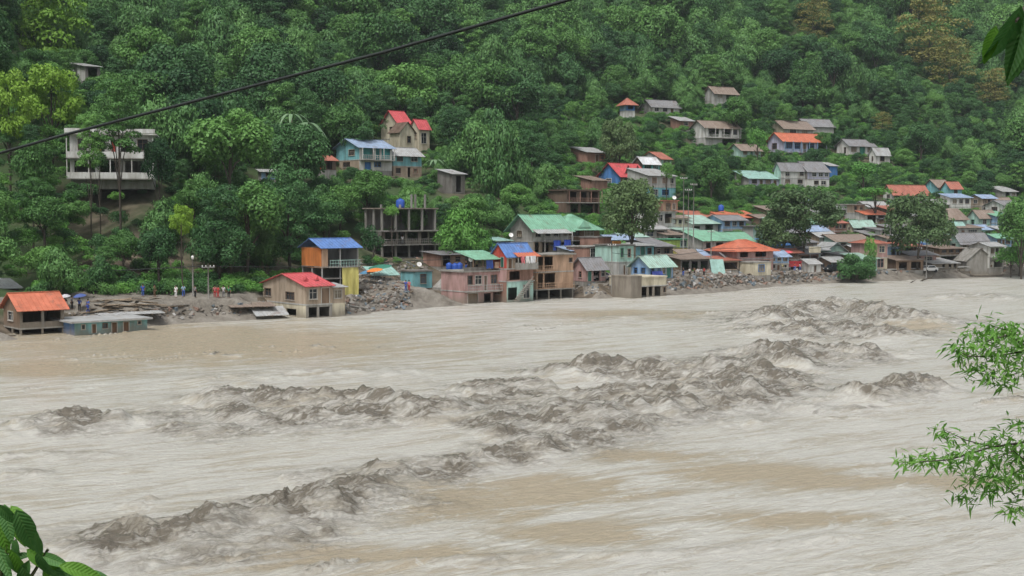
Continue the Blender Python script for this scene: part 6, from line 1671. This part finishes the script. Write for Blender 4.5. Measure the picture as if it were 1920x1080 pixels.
# slender tree at the right: trunk out of view, two boughs reaching in
def px3(x, y, D): return at(x, y, D)
e = empty('slender_tree', (5.9, 12.0, 2.0)); tag(e, 'slender tree reaching in from the right with fine drooping leaves', 'tree')
E0 = Vector(e.location)
def rel(v): return Vector(v) - E0
MB().tube([(0, 0, -2.5), (.05, 0, 4), rel(px3(2080, 860, 12.2)), rel(px3(2060, 640, 12.2)), rel(px3(2100, 300, 12.4))], [.14, .11, .09, .07, .03], 9).build('trunk', M_BARK, e, True)
BR = [([(2060, 690), (1990, 668), (1935, 655), (1890, 628), (1850, 640)], .016), ([(1990, 668), (1940, 690), (1890, 705), (1850, 712)], .010), ([(1935, 655), (1870, 668), (1815, 668), (1790, 655)], .010), ([(1935, 655), (1900, 622), (1860, 612)], .009),
      ([(2075, 880), (1990, 855), (1930, 828), (1860, 838), (1780, 862), (1700, 868)], .016), ([(1860, 838), (1810, 825), (1768, 805)], .008), ([(1990, 855), (1930, 870), (1880, 900), (1830, 890), (1800, 925)], .011), ([(1930, 870), (1900, 845), (1850, 868)], .008), ([(2000, 880), (1950, 940), (1905, 955)], .008), ([(1990, 855), (1935, 800), (1905, 790)], .008), ([(1880, 900), (1900, 925), (1930, 930)], .006)]
for pts, r in BR:
    P = [rel(px3(x, y, 12.0 + .25 * math.sin(x * .07 + y * .05))) for x, y in pts]
    MB().tube(P, [r * (1 - .75 * i / (len(P) - 1)) for i in range(len(P))], 6).build('branch', M_BARK, e, True)
rn = random.Random(77)
def spray(c, R, n, ll):
    mb = MB()
    for _ in range(n):
        d = Vector((rn.gauss(-.25, 1), rn.gauss(0, .8), rn.gauss(-.15, .75))).normalized()
        b = Vector((rn.gauss(0, .5), rn.gauss(0, .5), rn.gauss(0, .3))) * R; L = ll * rn.uniform(.6, 1.3); w = L * rn.uniform(.10, .15)
        s = d.cross(Vector((rn.gauss(0, .4), rn.gauss(0, .4), 1))).normalized() * w; g = Vector((0, 0, -L * .18))
        k = len(mb.v); mb.v += [tuple(b), tuple(b + d * L * .4 + s), tuple(b + d * L + g), tuple(b + d * L * .4 - s)]; mb.f.append((k, k + 1, k + 2, k + 3))
    o = mb.build('leaf_spray', N_FINE, e); o.location = c; o['kind'] = 'stuff'
CL = [(1890, 625, .20, 60), (1862, 618, .20, 60), (1835, 628, .18, 50), (1905, 640, .2, 60), (1875, 650, .2, 60), (1840, 655, .2, 55), (1808, 660, .15, 40), (1792, 652, .12, 30), (1820, 690, .16, 36), (1850, 700, .16, 36), (1880, 690, .18, 44), (1905, 680, .2, 50), (1870, 720, .10, 22), (1900, 712, .14, 30), (1925, 620, .2, 50), (1930, 660, .2, 60),
      (1700, 866, .10, 28), (1722, 862, .12, 34), (1748, 862, .13, 36), (1775, 860, .14, 40), (1800, 852, .15, 40), (1826, 846, .16, 44), (1852, 838, .17, 46), (1880, 832, .17, 50), (1905, 825, .18, 50), (1768, 808, .10, 26), (1785, 816, .10, 22), (1900, 855, .17, 50), (1862, 870, .17, 46), (1835, 885, .16, 44), (1850, 905, .16, 44), (1880, 900, .17, 46), (1905, 900, .17, 46), (1802, 928, .11, 26), (1818, 935, .1, 22), (1895, 960, .11, 28), (1910, 950, .1, 22), (1915, 795, .12, 34), (1930, 870, .2, 60), (1935, 925, .17, 44), (1860, 920, .1, 20)]
for x, y, R, n in CL: spray(rel(px3(x, y, 12.0 + rn.uniform(-.3, .3))), R * 1.1, int(n * 1.25), .105)
# the rest of its crown, to the right of the trunk
for k_ in range(9):
    z_ = 640 + 60 * k_ - 200; x_ = 2200 + 60 * (k_ % 3)
    P = [rel(px3(2075, z_ + 60, 12.2)), rel(px3((2075 + x_) / 2, z_ + 20, 12.2 + (k_ % 2) * .6 - .3)), rel(px3(x_, z_, 12.2 + (k_ % 2) * 1.2 - .6))]
    MB().tube(P, [.014, .01, .004], 6).build('branch', M_BARK, e, True)
    for q_ in range(5): spray(P[1].lerp(P[2], q_ / 4) + Vector((rn.uniform(-.1, .1), rn.uniform(-.2, .2), rn.uniform(-.1, .1))), .18, 40, .105)
for k_ in range(10): spray(rel(px3(2100, 330, 12.4)) + Vector((rn.uniform(-.25, .6), rn.uniform(-.6, .6), rn.uniform(-.3, .5))), .2, 40, .105)
# leaves hanging into the top right corner
e = empty('overhanging_bough', at(1990, -60, 4.2)); tag(e, 'bough of broad leaves hanging in at the top right corner', 'bough'); E0 = Vector(e.location)
MB().tube([(.4, .1, .15), (0, 0, 0), rel(at(1925, 10, 4.1)), rel(at(1905, 40, 4.0))], [.02, .014, .008, .004], 7).build('twig', M_BARK, e, True)
MB().tube([rel((4.1, 4.9, 7.5)), rel((4.0, 4.8, 12.0)), rel((3.9, 4.7, 15.2)), rel((3.7, 4.7, 18.5))], [.09, .08, .06, .035], 9).build('trunk', M_BARK, e, True)
MB().tube([rel((3.92, 4.72, 14.6)), rel((3.1, 4.5, 15.1)), (.4, .1, .15)], [.05, .034, .02], 7).build('branch', M_BARK, e, True)
LM = [leaf_mesh(1, .16, .3, .2), leaf_mesh(1, .19, .18, .35, .06), leaf_mesh(1, .14, .4, .1)]
for me in LM: me.materials.append(N_FRESH)
def hang(parent, x0, y0, x1, y1, D, m, i, tip=0.0, face=(0, -1, .25)):
    a, b = at(x0, y0, D), at(x1, y1, D + tip); o = bpy.data.objects.new('leaf', LM[i % 3]); COL.objects.link(o)
    d = b - a; orient(o, a, d, face); o.scale = (d.length,) * 3
    mw = o.matrix_world.copy(); loc_, rot_, _ = mw.decompose(); o.matrix_world = Matrix.LocRotScale(loc_, rot_, Vector((d.length,) * 3))
    o.parent = parent; o.matrix_parent_inverse = Matrix.Translation(-Vector(parent.location)) if parent.rotation_euler[2] == 0 else parent.matrix_world.inverted()
    o.material_slots[0].link = 'OBJECT'; o.material_slots[0].material = m
hang(e, 1868, 48, 1843, 124, 4.05, N_FRESH, 0, .05, (-.3, -1, .2))
hang(e, 1915, 10, 1866, 135, 4.0, N_DARK, 1, .08, (.5, -1, .9)); hang(e, 1935, 30, 1885, 150, 4.05, N_DARK, 1, .0, (-.4, -1, .4)); hang(e, 1948, 20, 1912, 150, 4.03, N_DARK, 1, .0, (.4, -1, .6)); hang(e, 1925, 20, 1902, 152, 3.95, N_DARK, 2, -.05, (.9, -.6, .5)); hang(e, 1930, 10, 1925, 148, 4.02, N_DARK, 0, .05, (.3, -1, .2)); hang(e, 1905, 35, 1862, 70, 4.1, N_DARK, 2, .1, (.1, -1, 1.4)); hang(e, 1940, 0, 1895, 60, 4.1, N_DARK, 1, .05, (.1, -.4, 1.5)); hang(e, 1935, 40, 1950, 160, 4.0, N_DARK, 0, .0, (.4, -1, .3))
for j_, (x_, y_) in enumerate([(2.9, 15.0), (2.6, 14.9), (3.2, 15.6), (3.5, 15.3), (3.4, 16.5), (3.0, 16.3), (3.6, 17.2), (3.1, 17.5), (3.3, 18.4), (2.9, 15.7), (3.7, 16.1), (2.7, 15.3)]):
    for q_ in range(3):
        o = bpy.data.objects.new('leaf', LM[(j_ + q_) % 3]); COL.objects.link(o); o.parent = e; o.location = rel((x_, 4.6 + .15 * q_, y_)); o.rotation_euler = (-1.0 + .3 * q_, .4 * q_, j_ * 1.3 + q_ * 2.1); o.scale = (.24,) * 3
        o.material_slots[0].link = 'OBJECT'; o.material_slots[0].material = N_DARK
# broad leaved shrub in the bottom left corner
b0 = at(-40, 1240, 5.0); e = empty('broadleaf_shrub', (b0.x, b0.y, b0.z - .6)); tag(e, 'broad leaved green shrub in the bottom left corner', 'shrub'); E0 = Vector(e.location)
for x, y in ((30, 960), (90, 1030), (-60, 940), (160, 1075)):
    MB().tube([(0, 0, 0), rel(at(x * .5 - 20, (y + 1240) / 2, 5.0)), rel(at(x, y, 5.0))], [.02, .014, .006], 6).build('stem', M_CULM, e, True)
SHR = [(8, 945, 20, 1020, 0, N_DARK), (12, 950, 50, 1025, 0, N_FRESH), (30, 955, 72, 1040, 1, N_DARK), (-10, 955, 12, 1035, 1, N_FRESH), (60, 1040, 0, 1052, 2, N_DARK), (70, 1035, 95, 1100, 1, N_DARK), (75, 1040, 130, 1062, 2, N_DARK), (88, 1055, 90, 1110, 0, N_FRESH), (110, 1060, 200, 1082, 0, N_FRESH), (100, 1062, 125, 1120, 1, N_DARK), (30, 1010, 25, 1060, 1, N_DARK), (20, 1030, 55, 1100, 0, N_FRESH), (-10, 1010, 20, 1090, 2, N_DARK), (130, 1070, 150, 1110, 1, N_DARK), (55, 1050, 30, 1110, 2, N_DARK), (150, 1075, 215, 1090, 0, N_DARK), (-30, 940, -8, 1000, 1, N_FRESH), (40, 1060, 70, 1120, 0, N_DARK), (0, 1060, 10, 1120, 1, N_DARK), (-20, 1040, 5, 1075, 0, N_FRESH), (66, 1000, 78, 1050, 2, N_DARK), (20, 948, 66, 1005, 2, N_FRESH), (40, 975, 80, 1030, 0, N_DARK), (-5, 945, 38, 990, 0, N_DARK), (50, 1030, 100, 1070, 1, N_FRESH), (80, 1048, 150, 1085, 2, N_DARK), (10, 1040, 45, 1075, 1, N_DARK), (100, 1068, 175, 1095, 0, N_DARK)]
for j, (x0, y0, x1, y1, i, m) in enumerate(SHR): hang(e, x0, y0, x1, y1, 5.0 + .12 * math.sin(j * 2.1), m, i, -.06 + .05 * (j % 3), (math.sin(j) * .5, -1, .7 + .3 * math.cos(j * 1.7)))
